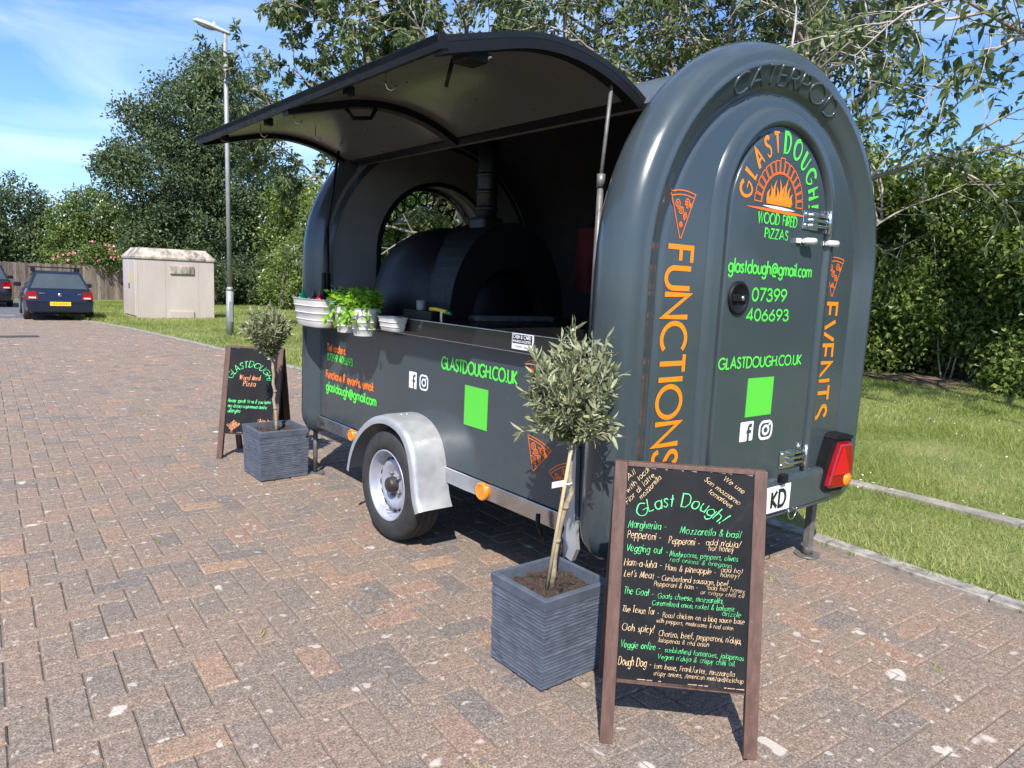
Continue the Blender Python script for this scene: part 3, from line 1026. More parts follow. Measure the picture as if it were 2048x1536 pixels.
def weeds():
    rng = np.random.default_rng(18)
    V, F, T = [], [], []
    spots = [(float(rng.uniform(.2, 4.0)), float(rng.uniform(1.0, 9))) for _ in range(26)]
    spots += [(kx(y) - .01, y) for y in rng.uniform(-1, 12, 60)]
    for x, y in spots:
        for k in range(int(rng.integers(5, 16))):
            o = len(V)
            a = rng.uniform(0, 6.28); h = rng.uniform(.008, .028); w = .004
            bx, by = x + rng.normal(0, .012), y + rng.normal(0, .03)
            z = gz(by) - .004
            V += [(bx - w * math.sin(a), by + w * math.cos(a), z), (bx + w * math.sin(a), by - w * math.cos(a), z), (bx + math.cos(a) * h * .9, by + math.sin(a) * h * .9, z + h)]
            F.append((o, o + 1, o + 2))
            T += [float(rng.uniform(.2, .8))] * 3
    o = np_mesh('joint_weeds', np.array(V), np.array(F), M_['grass'], kind='stuff', tint=np.array(T))
    tag(o, 'small weeds sprouting in the paving joints and along the kerb', 'weeds')


weeds()

# ------------------------------------------------------------------ vegetation helpers
def leaf_geo(C, L, W, rng, droop=0.25, up=0.3, dirs=None, fold=0.25):
    n = len(C)
    d = rng.normal(0, 1, (n, 3)) if dirs is None else dirs + rng.normal(0, .45, (n, 3))
    d[:, 2] -= droop
    d /= np.linalg.norm(d, axis=1)[:, None] + 1e-9
    nr = rng.normal(0, 1, (n, 3)); nr[:, 2] += up * 2
    s = np.cross(d, nr); s /= np.linalg.norm(s, axis=1)[:, None] + 1e-9
    nn = np.cross(s, d)
    L = L * rng.uniform(.65, 1.25, n)[:, None]
    W = W * rng.uniform(.7, 1.2, n)[:, None]
    base = C
    tip = C + d * L - nn * L * .12
    l = C + d * L * .45 + s * W * .5 + nn * W * fold
    r = C + d * L * .45 - s * W * .5 + nn * W * fold
    V = np.stack([base, l, tip, r], 1).reshape(-1, 3)
    i = np.arange(n)[:, None] * 4
    F = np.concatenate([i + np.array([0, 2, 1]), i + np.array([0, 3, 2])], 1).reshape(-1, 3)
    return V, F


def clump_crown(name, blobs, n_clump, n_leaf, L, W, mat, parent, seed, sig=0.55, shell=0.55, tintc=0.45):
    """blobs: (x, y, z, rx, ry, rz); leaf clumps through the outer volume of each"""
    rng = np.random.default_rng(seed)
    vol = np.array([b[3] * b[4] * b[5] for b in blobs]) ** 0.67
    which = rng.choice(len(blobs), n_clump, p=vol / vol.sum())
    d = rng.normal(0, 1, (n_clump, 3)); d /= np.linalg.norm(d, axis=1)[:, None]
    rad = (shell + (1.06 - shell) * rng.uniform(0, 1, n_clump) ** 0.6)
    B = np.array(blobs)[which]
    C = B[:, :3] + d * rad[:, None] * B[:, 3:]
    rep = np.repeat(np.arange(n_clump), n_leaf)
    cs = rng.uniform(.6, 1.3, n_clump)
    P = C[rep] + np.clip(rng.normal(0, 1, (len(rep), 3)), -1.5, 1.5) * (sig * cs[rep])[:, None] * np.array([1, 1, .8])
    ct = rng.normal(tintc, .17, n_clump)
    t = np.clip(ct[rep] + rng.normal(0, .16, len(rep)), 0, 1)
    V, F = leaf_geo(P, L, W, rng)
    return np_mesh(name, V, F, mat, parent, tint=np.repeat(t, 4)), C


def limb(mb, p, q, r0, r1, rg, n=6, k=6, wob=0.06):
    p, q = Vector(p), Vector(q)
    Ld = (q - p).length
    pts = []
    for i in range(n + 1):
        t = i / n
        w = Vector((rg.gauss(0, 1), rg.gauss(0, 1), rg.gauss(0, .6))) * wob * Ld * math.sin(math.pi * t) * .5
        pts.append(p.lerp(q, t) + w)
    mb.tube(pts, [r0 + (r1 - r0) * i / n for i in range(n + 1)], k, 0)
    return pts


def dense_tree(name, label, base, trunk_h, blobs, n_clump, n_leaf, L, W, mat, seed, group=None, sig=.55, tr=.25, shell=.5, tintc=.45):
    t = thing(name, label, 'tree', base, 0, group)
    rg = random.Random(seed)
    crown, C = clump_crown('crown', blobs, n_clump, n_leaf, L, W, mat, t, seed, sig, shell, tintc)
    mb = MB()
    top = (base[0] + rg.uniform(-.2, .2), base[1], base[2] + trunk_h)
    limb(mb, base, top, tr, tr * .7, rg, wob=.03, k=8)
    for b in blobs:
        q = limb(mb, top, b[:3], tr * .5, tr * .2, rg)
        for _ in range(5):
            e = C[rg.randrange(len(C))]
            if (Vector(e) - Vector(b[:3])).length < max(b[3:]) * 1.2:
                limb(mb, q[-1], e, tr * .18, tr * .04, rg, 4, 4)
    mb.build('trunk', M_['bark'], t)
    return t


# big dark tree behind the beige cabinet
dense_tree('dense_tree', 'tall dark green tree with uneven crown behind the beige cabinet and lamp post', (13.2, 43.6, gz(43.6)), 3.0,
           [(11.8, 43.6, 9.2, 2.7, 2.7, 2.6), (13.8, 43.6, 10.5, 2.3, 2.3, 2.3), (10.2, 43.3, 6.0, 2.8, 2.7, 2.6), (14.4, 43.4, 6.6, 3.0, 2.7, 3.0), (9.9, 43.5, 3.0, 1.9, 2.2, 1.7), (12.3, 42.8, 3.3, 3.4, 2.2, 2.2),
            (15.7, 43.6, 3.6, 2.2, 2.2, 2.6), (12.8, 43.6, 12.0, 1.3, 1.3, 1.3), (8.0, 43.5, 6.7, 1.1, 1.2, .8), (8.9, 43.5, 9.0, 1.0, 1.0, .8)],
           1500, 46, .21, .12, M_['l_far'], 11, sig=.34, tr=.3, shell=.35)
# trees beyond the fence at the far left
for k, (x, y, h, r, mt, lb) in enumerate([
        (0.4, 54, 6.6, 2.4, 'l_far', 'dark green rounded tree beyond the fence, above the black parked car'),
        (4.2, 56, 7.1, 2.5, 'l_far', 'bushy dark tree beyond the fence, above the blue hatchback roof bars'),
        (12.6, 58, 6.4, 2.6, 'l_far', 'dark tree beyond the fence between the flowering elder and the tall tree')]):
    z = gz(y)
    dense_tree('dense_tree', lb, (x, y, z), 1.6,
               [(x, y, z + h * .66, r, r, h * .34), (x - r * .6, y - .6, z + h * .42, r * .8, r * .8, h * .3), (x + r * .6, y - .6, z + h * .42, r * .8, r * .8, h * .3), (x, y - 1, z + h * .25, r, r * .8, h * .22)],
               430, 46, .22, .13, M_[mt], 20 + k, 'trees beyond the fence', sig=.36, shell=.4)
x, y = 8.6, 53.0
z = gz(y)
el = dense_tree('flowering_elder', 'yellow green elder tree with cream flower heads behind the fence', (x, y, z), 1.5,
                [(x, y, z + 4.6, 2.3, 1.9, 1.9), (x - 1.2, y - .7, z + 2.8, 1.7, 1.5, 1.6), (x + 1.4, y - .7, z + 2.8, 1.8, 1.5, 1.6)], 400, 44, .21, .13, M_['l_far2'], 31, sig=.36, shell=.45)


def flower_heads(name, blobs, n, r, mat, parent, seed, zmin=-.2, petals=7, spread=.16):
    rng = np.random.default_rng(seed)
    V, F = [], []
    for i in range(n):
        b = blobs[rng.integers(len(blobs))]
        d = rng.normal(0, 1, 3); d /= np.linalg.norm(d)
        if d[1] > .3: d[1] *= -1
        if d[2] < zmin: d[2] = abs(d[2])
        c = np.array(b[:3]) + d * np.array(b[3:]) * rng.uniform(.95, 1.08)
        for k in range(petals):
            p = c + rng.normal(0, spread, 3) * np.array([1, 1, .4])
            a = rng.normal(0, 1, 3); a /= np.linalg.norm(a)
            s = np.cross(a, rng.normal(0, 1, 3)); s /= np.linalg.norm(s)
            o = len(V)
            V += [p - a * r, p + s * r, p + a * r, p - s * r]
            F.append((o, o + 1, o + 2, o + 3))
    return np_mesh(name, np.array(V), np.array(F), mat, parent)


flower_heads('flower_heads', [(x, y, z + 4.6, 2.3, 1.9, 1.9), (x + 1.2, y - .7, z + 3.0, 1.8, 1.5, 1.6)], 75, .05, M_['blossom'], el, 5)
# climbing rose over the fence
x, y = 7.0, 43.5
z = gz(y)
rz_ = thing('rose_bush', 'pink rose bush in flower tumbling over the brown fence', 'bush', (x, y + .6, z))
bl_ = [(x - .8, y + .4, z + 1.95, 1.1, .5, .45), (x + .3, y + .4, z + 2.25, .9, .5, .8), (x + 1.6, y + 1.5, z + 2.0, 1.0, .5, .45)]
clump_crown('foliage', bl_, 110, 30, .16, .10, M_['l_far2'], rz_, 41, .2, .3)
flower_heads('rose_flowers', bl_, 30, .055, M_['rose'], rz_, 6, -.1, 8, .09)
mb = MB()
rg = random.Random(2)
for b in bl_:
    limb(mb, (x, y + .6, z), b[:3], .03, .015, rg)
mb.build('stem', M_['bark'], rz_)
# bush right of the lamp post
x, y = 13.0, 33.5
z = gz(y)
b2 = thing('round_bush', 'rounded light green bush on the lawn next to the trailer front cap', 'bush', (x, y, z))
clump_crown('foliage', [(x + .45, y, z + 1.3, 1.05, 1.2, 1.35), (x + 1.3, y - .4, z + 2.3, 1.2, 1.2, 1.3), (x + 2.1, y, z + 1.8, 1.2, 1.3, 1.8), (x + 2.2, y - .4, z + 3.6, 1.2, 1.2, 1.2)], 380, 42, .15, .09, M_['l_far2'], b2, 43, .28, .55)
mb = MB()
limb(mb, (x, y, z), (x + .3, y, z + 2.2), .12, .05, rg)
limb(mb, (x + .1, y, z + .4), (x + 1.5, y, z + 3.0), .09, .03, rg)
mb.build('stem', M_['bark'], b2)


# added shrubs stand in for a shaded fence; its shade is in their dark tint
x, y = 11.8, 39.5
z = gz(y)
sh = thing('stand_in_shrub', 'dense dark shrubs added in place of a shaded fence between the lamp post and the rounded bush', 'shrub', (x, y, z))
clump_crown('foliage', [(x - 2.2 + .95 * k, y + .9 * math.sin(k * 2.1), z + 1.15, .95, .9, 1.25 + .25 * math.sin(k * 1.7)) for k in range(6)], 420, 44, .16, .10, M_['l_far'], sh, 47, .24, .5, .25)
mb = MB()
for k in range(6):
    limb(mb, (x - 2.2 + .95 * k, y, z), (x - 2.1 + .95 * k, y + .2, z + 1.6), .05, .02, rg)
mb.build('stem', M_['bark'], sh)


# hedge along the right side of the lawn
def hedge():
    h = thing('hedge', 'tall unclipped leafy green hedge along the far side of the lawn', 'hedge', (15, 14, gz(14)))
    rng = np.random.default_rng(51)
    Vs, Fs, Ts = [], [], []
    o = 0
    for (ya, yb, ncl, nl, L, W, sg) in ((-6, 9.5, 4200, 30, .12, .075, .16), (9.5, 22, 1700, 28, .16, .095, .22), (22, 40, 1500, 26, .21, .125, .3)):
        y = rng.uniform(ya, yb, ncl)
        top = 3.75 + 1.5 * (ya > 9) + .5 * np.sin(y * .9) + .35 * np.sin(y * 2.3 + 1) + .3 * np.sin(y * .37)
        face = 14.25 + .35 * np.sin(y * 1.1 + 1) + .25 * np.sin(y * 2.7)
        zz = rng.uniform(0.0, 1, ncl) ** .9
        hh = zz * top
        onface = rng.uniform(0, 1, ncl) < .8
        bulge = .35 * np.sin(hh * 1.9 + y * 1.4) + .25 * np.sin(hh * 3.7 - y * 2.2)
        x = np.where(onface, face + bulge + .15 * hh + rng.uniform(0, .35, ncl), face + rng.uniform(0.2, 2.6, ncl))
        hh = np.where(onface, hh, top + rng.normal(0, .22, ncl))
        C = np.stack([x, y, hh - 0.013 * np.maximum(0, y - 7) + .05], 1)
        rep = np.repeat(np.arange(ncl), nl)
        P = C[rep] + rng.normal(0, sg, (len(rep), 3))
        P[:, 2] = np.maximum(P[:, 2], .02 - 0.013 * np.maximum(0, P[:, 1] - 7))
        ct = rng.normal(.42, .16, ncl)
        T = np.clip(ct[rep] + rng.normal(0, .17, len(rep)), 0, 1)
        V, F = leaf_geo(P, L, W, rng, up=.5)
        Vs.append(V); Fs.append(F + o); Ts.append(np.repeat(T, 4)); o += len(V)
    np_mesh('hedge_leaves', np.concatenate(Vs), np.concatenate(Fs), M_['l_hedge'], h, tint=np.concatenate(Ts))
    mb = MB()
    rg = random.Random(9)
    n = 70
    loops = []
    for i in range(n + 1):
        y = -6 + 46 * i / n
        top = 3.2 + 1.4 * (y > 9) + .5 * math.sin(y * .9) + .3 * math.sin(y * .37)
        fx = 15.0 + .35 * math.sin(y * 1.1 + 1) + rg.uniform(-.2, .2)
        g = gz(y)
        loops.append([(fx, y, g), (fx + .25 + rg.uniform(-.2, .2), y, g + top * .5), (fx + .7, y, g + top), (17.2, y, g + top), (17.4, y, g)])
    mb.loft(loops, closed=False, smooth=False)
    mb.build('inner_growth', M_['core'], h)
    st = MB()
    for i in range(34):
        y = rg.uniform(-4, 16)
        limb(st, (14.95 + rg.uniform(-.3, .3), y, .05 + gz(y)), (14.95 + rg.uniform(-.3, .4), y + rg.uniform(-.6, .6), rg.uniform(1.5, 3.6)), .018, .007, rg, 6, 5, .03)
    st.build('stems', M_['twig'], h)
    flower_heads('blossom_sprays', [(15.0, yy, 3.8, .6, 1.2, .35) for yy in (3.2, 4.0, 5.0)], 40, .035, M_['blossom'], h, 7, 0, 5, .08)


hedge()


# loose broad-leaved trees over the trailer
def loose_tree(label, base, height, spread, seed, lean=(0, 0), limbs=10, low=2.2, tr=.14, nleaf=14, L=.145, W=.065, twigs=7, dens=1.0, bias=(0, 0)):
    t = thing('broadleaf_tree', label, 'tree', base, 0, 'loose broad-leaved trees along the hedge')
    rg = random.Random(seed)
    rng = np.random.default_rng(seed)
    mb = MB()
    tips, dirs = [], []
    b = Vector(base)
    top = b + Vector((lean[0], lean[1], height))
    trunk = limb(mb, b, top, tr, tr * .18, rg, 12, 9, .03)

    def grow(p, d, ln, r, lv):
        n = 6 if lv < 3 else 4
        pts = [Vector(p)]
        dd = Vector(d).normalized()
        for i in range(n):
            dd = (dd + Vector((rg.gauss(0, .16), rg.gauss(0, .16), rg.gauss(0, .13) + (.05 if lv < 2 else -.05)))).normalized()
            pts.append(pts[-1] + dd * ln / n)
        mb.tube(pts, [r * (1 - .75 * i / n) for i in range(n + 1)], 6 if lv < 2 else (4 if lv < 3 else 3), 1 if lv >= 2 else 0, cap=False)
        if lv >= 3:
            k = max(2, int(nleaf * dens * rg.uniform(.4, 1.4)))
            for _ in range(k):
                f = rg.uniform(.25, 1.0) * n
                i = min(n - 1, int(f))
                tips.append(pts[i].lerp(pts[i + 1], f - i) + Vector((rg.gauss(0, .02), rg.gauss(0, .02), rg.gauss(0, .02))))
                o = dd.orthogonal().normalized()
                o.rotate(Matrix.Rotation(rg.uniform(0, 6.28), 3, dd))
                dirs.append(dd * .5 + o * .8)
            return
        kids = (0, 7, twigs)[lv] if lv > 0 else 0
        for j in range(kids):
            f = (0.25 + .75 * (j + rg.random()) / kids) * n
            i = min(n - 1, int(f))
            q = pts[i].lerp(pts[i + 1], f - i)
            ax = dd.orthogonal().normalized()
            ax.rotate(Matrix.Rotation(rg.uniform(0, 6.28), 3, dd))
            nd = (dd * rg.uniform(.5, 1.0) + ax * rg.uniform(.5, 1.0))
            grow(q, nd, ln * rg.uniform(.38, .62), r * .42, lv + 1)

    for j in range(limbs):
        h = low + (height - low) * ((j + rg.random() * .6) / limbs) ** .9
        f = h / height * 12
        i = min(11, int(f))
        q = trunk[i].lerp(trunk[i + 1], f - i)
        a = j * 2.4 + rg.uniform(-.4, .4)
        nd = Vector((math.cos(a) + bias[0], math.sin(a) + bias[1], rg.uniform(.15, .65)))
        ln = spread * (1.05 - .62 * (h - low) / (height - low)) * rg.uniform(.8, 1.15)
        grow(q, nd, ln, tr * .42 * (1.1 - .6 * (h / height)), 1)
    mb.build('trunk', [M_['bark'], M_['twig']], t)
    P = np.array([list(p) for p in tips]); D = np.array([list(d) for d in dirs])
    V, F = leaf_geo(P, L, W, rng, droop=.45, up=.5, dirs=D, fold=.2)
    n = len(P)
    np_mesh('crown', V, F, M_['l_cherry'], t, tint=np.repeat(np.clip(rng.normal(.5, .27, n), 0, 1), 4))
    return t


loose_tree('loose leafy tree whose boughs spread between the lamp post head and the awning', (9.2, 18.9, gz(18.9)), 12.5, 3.0, 61, limbs=18, low=2.4, nleaf=26, bias=(-.12, 0), L=.2, W=.085)
loose_tree('leafy tree just above the near corner of the awning', (10.6, 15.4, gz(15.4)), 10.5, 3.8, 67, limbs=19, low=1.4, nleaf=22, L=.17, W=.08)
loose_tree('tree with a leaning trunk rising behind the top of the awning', (10.5, 11.9, gz(11.9)), 10.5, 3.8, 62, lean=(1.0, -.3), limbs=14, low=3.0, nleaf=15, L=.16, W=.07)
loose_tree('twiggy tree with the thickest trunk, directly behind the trailer roof', (11.6, 9.8, gz(9.8)), 10.0, 3.6, 63, limbs=16, low=2.6, nleaf=16, L=.15, W=.065, tr=.16)
loose_tree('slim tree standing close beside the thickest trunk behind the trailer', (12.0, 8.7, gz(8.7)), 9.0, 3.2, 64, limbs=14, low=2.8, nleaf=15, L=.15, W=.065, tr=.12)
loose_tree('twiggy tree behind the embossed end of the trailer, with low bare boughs over the hedge', (11.2, 6.6, 0), 8.2, 3.7, 65, limbs=17, low=1.9, nleaf=12, L=.15, W=.065, bias=(.1, -.3))
loose_tree('tree with big drooping leaves hanging over the hedge and lawn, trunk out of frame', (10.6, 1.7, 0), 8.0, 4.2, 66, limbs=12, low=3.0, nleaf=11, L=.17, W=.075, bias=(-.1, .55))

# ------------------------------------------------------------------ the catering trailer
XC, ZC, R0, ZB = 3.144, 1.593, 1.034, 0.33
X0, YF = 2.18, 1.97
YR, YN = 2.18, 4.88                    # inner edges of rear and front caps
trailer = thing('catering_trailer', 'dark grey arched pizza catering trailer with its serving hatch propped open', 'trailer', (XC, 3.55, 0))


def outline(d, y, n=44):
    r = R0 - d
    zb = ZB + d
    rc = max(0.14 - d * .4, .05)
    p = [(XC + r * math.cos(R(a)), y, ZC + r * math.sin(R(a))) for a in np.linspace(0, 180, n)]
    p += [(XC - r, y, ZC + (zb + rc - ZC) * t) for t in (.2, .4, .6, .8, 1.0)]
    p += [(XC - r + rc - rc * math.cos(R(a)), y, zb + rc - rc * math.sin(R(a))) for a in (18, 36, 54, 72, 90)]
    p += [(XC - r + rc + (2 * r - 2 * rc) * t, y, zb) for t in (.25, .5, .75, 1.0)]
    p += [(XC + r - rc + rc * math.sin(R(a)), y, zb + rc - rc * math.cos(R(a))) for a in (18, 36, 54, 72, 90)]
    p += [(XC + r, y, ZC + (zb + rc - ZC) * t) for t in (.8, .6, .4, .2)]
    return p


PROF = [(.15, -.02), (.085, -.005), (.065, .0), (.04, .025), (.015, .06), (0, .105), (0, .14), (.013, .185), (.035, .219), (.055, .234), (.072, .240), (.088, .240),
        (.097, .243), (.105, .251), (.112, .254), (.119, .252), (.128, .246), (.15, .237), (.175, .228), (.20, .218), (.211, .209), (.221, .197), (.231, .193), (.239, .199), (.247, .207), (.254, .21), (.26, .21)]


def cap_pt(a, d):
    """point on the rear cap at arch angle a (degrees) and inward offset d"""
    ds = [p[0] for p in PROF[11:]]
    w = float(np.interp(d, ds, [p[1] for p in PROF[11:]]))
    r = R0 - d
    return Vector((XC + r * math.cos(R(a)), YR - w, ZC + r * math.sin(R(a))))


# rear cap with the flat end wall
mb = MB()
mb.loft([outline(d, YR - w) for d, w in PROF], smooth=True)
mb.loft([[(p[0], YF, p[2]) for p in outline(.26, YF)], [(p[0], YF, p[2]) for p in outline(.5, YF)]], smooth=False)
lp = outline(.5, YF)
mb.add(lp, [tuple(range(len(lp)))], 0)
rear_cap = mb.build('rear_end_cap', M_['paint'], trailer, fix=True)
# embossed maker's lettering on the rim
mb = MB()
s = 'CATERPOD'
tw = text_w(s, .2)
x = 0.0
for ch in s:
    gw, st = GL[ch]
    for q in st:
        qq = []
        for a, b in zip(q[:-1], q[1:]):
            k = 1 if len(q) > 6 else 5
            qq += [(a[0] + (b[0] - a[0]) * i / k, a[1] + (b[1] - a[1]) * i / k) for i in range(k)]
        qq.append(q[-1])
        mb.tube([cap_pt(120.5 - 56 * (x + gx) / tw, .198 - .078 * gy) for gx, gy in qq], .0068, 6)
    x += gw + .2
mb.build('embossed_lettering', M_['paint'], rear_cap)

# front cap with the arched window
WXC, WZC, WR, WZB = 3.144, 1.68, .52, 1.10


def win_outline(r, y, zb):
    p = [(WXC + r * math.cos(R(a)), y, WZC + r * math.sin(R(a))) for a in np.linspace(0, 180, 41)]
    p += [(WXC - r, y, WZC + (zb - WZC) * t) for t in (.33, .66, 1)]
    p += [(WXC - r + 2 * r * t, y, zb) for t in (.2, .4, .6, .8, 1)]
    p += [(WXC + r, y, WZC + (zb - WZC) * t) for t in (.66, .33)]
    return p


def resample(loop, n=96, c=(3.144, 1.45)):
    out = []
    m = len(loop)
    for i in range(n):
        a = 2 * math.pi * i / n
        dx, dz = math.cos(a), math.sin(a)
        best = None
        for j in range(m):
            p, q = loop[j], loop[(j + 1) % m]
            ex, ez = q[0] - p[0], q[2] - p[2]
            den = dx * ez - dz * ex
            if abs(den) < 1e-9: continue
            t = ((p[0] - c[0]) * ez - (p[2] - c[1]) * ex) / den
            u_ = ((p[0] - c[0]) * dz - (p[2] - c[1]) * dx) / den
            if t > 0 and -1e-6 <= u_ <= 1 + 1e-6 and (best is None or t > best): best = t
        out.append((c[0] + dx * best, loop[0][1], c[1] + dz * best))
    return out


mb = MB()
mb.loft([outline(d, YN + w) for d, w in PROF], smooth=True)
mb.loft([resample(outline(.26, YN + .21)), resample(win_outline(WR, YN + .21, WZB))], smooth=False)
front_cap = mb.build('front_end_cap', M_['paint'], trailer, fix=True)
mb = MB()
mb.loft([resample(win_outline(WR, YN + .208, WZB)), resample(win_outline(WR, YN - .012, WZB)), resample(outline(.09, YN - .012))], smooth=False)
mb.build('front_wall_lining', M_['lining'], trailer)
mb = MB()
mb.loft([win_outline(WR + .004, YN + .225, WZB - .004), win_outline(WR - .03, YN + .225, WZB + .03), win_outline(WR - .03, YN + .18, WZB + .03)], smooth=False)
mb.loft([win_outline(WR + .02, YN - .014, WZB - .02), win_outline(WR + .02, YN - .03, WZB - .02), win_outline(WR - .012, YN - .03, WZB + .012), win_outline(WR - .012, YN + .05, WZB + .012)], smooth=False)
wf = mb.build('window', M_['black'], trailer)
mb = MB()
g_ = win_outline(WR - .005, YN + .195, WZB + .005)
mb.add(g_, [tuple(range(len(g_)))])
mb.build('pane', glass_mat('window_glass', (0.80, 0.84, 0.82)), wf)
# the logo on the pane reads from outside
ln = Lines(lambda u, v, n: Vector((WXC - u, YN + .2 + n, v)), .001)
for word, m_i, a0, span in (('GLAST', 1, 168, 72), ('DOUGH!', 0, 92, 78)):
    tw = text_w(word) * .1
    ln.text(word, 0, 0, .1, .17, mi=m_i, sub=lambda lx, ly, a0=a0, sp=span, tw=tw: ((.34 + ly) * math.cos(R(a0 - sp * lx / tw)), 1.72 + (.34 + ly) * math.sin(R(a0 - sp * lx / tw))))
ln.build('window_lettering', [flat('green_window_vinyl', (0.03, .22, .03), .5), flat('red_window_vinyl', (.35, .02, .01), .5)], wf)

# body shell: side panel, roof, far wall, floor
HX, HZ = XC + .968 * math.cos(R(134)), ZC + .968 * math.sin(R(134))


def shell_prof(r, zb, a1):
    return [(XC + r, zb)] + [(XC + r, zb + (ZC - zb) * t) for t in (.33, .66)] + [(XC + r * math.cos(R(a)), ZC + r * math.sin(R(a))) for a in np.linspace(0, a1, 30)]


po, pi = shell_prof(.964, .485, 134), shell_prof(.935, .49, 134)
mb = MB()
mb.loft([[(x, y, z) for x, z in po] for y in (YR - .02, YN + .02)], closed=False, smooth=True)
mb.add([(po[-1][0], YR, po[-1][1]), (po[-1][0], YN, po[-1][1]), (pi[-1][0], YN, pi[-1][1]), (pi[-1][0], YR, pi[-1][1])], [(0, 1, 2, 3)])
mb.build('roof', surf('roof_sheet_paint', (0.075, 0.088, 0.092), 0.3, var=.1, vs=2), trailer)
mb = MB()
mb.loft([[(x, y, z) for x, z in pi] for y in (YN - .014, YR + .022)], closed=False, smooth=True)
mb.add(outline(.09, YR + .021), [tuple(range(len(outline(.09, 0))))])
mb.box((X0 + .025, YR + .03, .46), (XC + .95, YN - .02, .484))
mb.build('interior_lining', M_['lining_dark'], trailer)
mb = MB()
mb.rbox((X0, YR + .004, .487), (X0 + .022, YN - .004, 1.19), .003)
side = mb.build('side_panel', M_['paint'], trailer)
mb = MB()
mb.rbox((X0 + .004, YN - .035, .49), (X0 + .06, YN - .006, 1.5), .006)
mb.build('hatch_jamb', M_['awn_top'], trailer)
# serving counter
mb = MB()
mb.rbox((2.145, YR + .008, 1.222), (2.80, YN - .04, 1.258), .004)
cnt = mb.build('counter', surf('dark_worktop', (0.010, 0.010, 0.011), 0.25, var=.2, vs=5), trailer)
mb = MB()
mb.rbox((2.138, YR + .008, 1.176), (2.152, YN - .04, 1.263), .002)
mb.build('counter_front', surf('polished_black_strip', (0.012, 0.013, 0.015), 0.06, var=.1, vs=2, rvar=.03, coat=.5), cnt)
mb = MB()
mb.rbox((2.1345, YR + .01, 1.2605), (2.144, YN - .045, 1.2655), .001)
mb.rbox((2.1345, YR + .01, 1.1735), (2.142, YN - .045, 1.1775), .001)
mb.build('counter_trim', M_['steel'], cnt)

# galvanised chassis rail, drawbar
mb = MB()
mb.rbox((X0 - .012, YR + .03, .40), (X0 + .03, YN + .02, .4855), .004)
M_['rail'] = galv_mat('bright_galvanised_rail', .62, .24, 1.0)
mb.build('chassis_rail', M_['rail'], trailer)
mb = MB()
mb.rbox((4.06, YR + .03, .40), (4.11, YN + .02, .4855), .004)
mb.build('chassis_rail', M_['rail'], trailer)
mb = MB()
for sx in (-1, 1):
    mb.tube([(XC + sx * .7, 4.5, .40), (XC + sx * .06, 6.05, .42)], .035, 6, 0, smooth=False)
mb.tube([(XC, 5.9, .42), (XC, 6.5, .44)], .032, 8)
mb.tube([(XC + .13, 5.95, .06), (XC + .13, 5.95, .62)], .024, 8)
mb.build('drawbar', M_['galv'], trailer)
mb = MB()
mb.rbox((XC - .045, 6.42, .40), (XC + .045, 6.66, .50), .02)
mb.tube([(XC, 6.5, .48), (XC, 6.42, .58), (XC, 6.34, .60)], .016, 6)
mb.build('tow_coupling', M_['rustmetal'], trailer)
mb = MB()
mb.tube([(X0 + .03, 3.55, .33), (4.12, 3.55, .33)], .035, 8)
mb.build('axle', M_['darkmetal'], trailer)

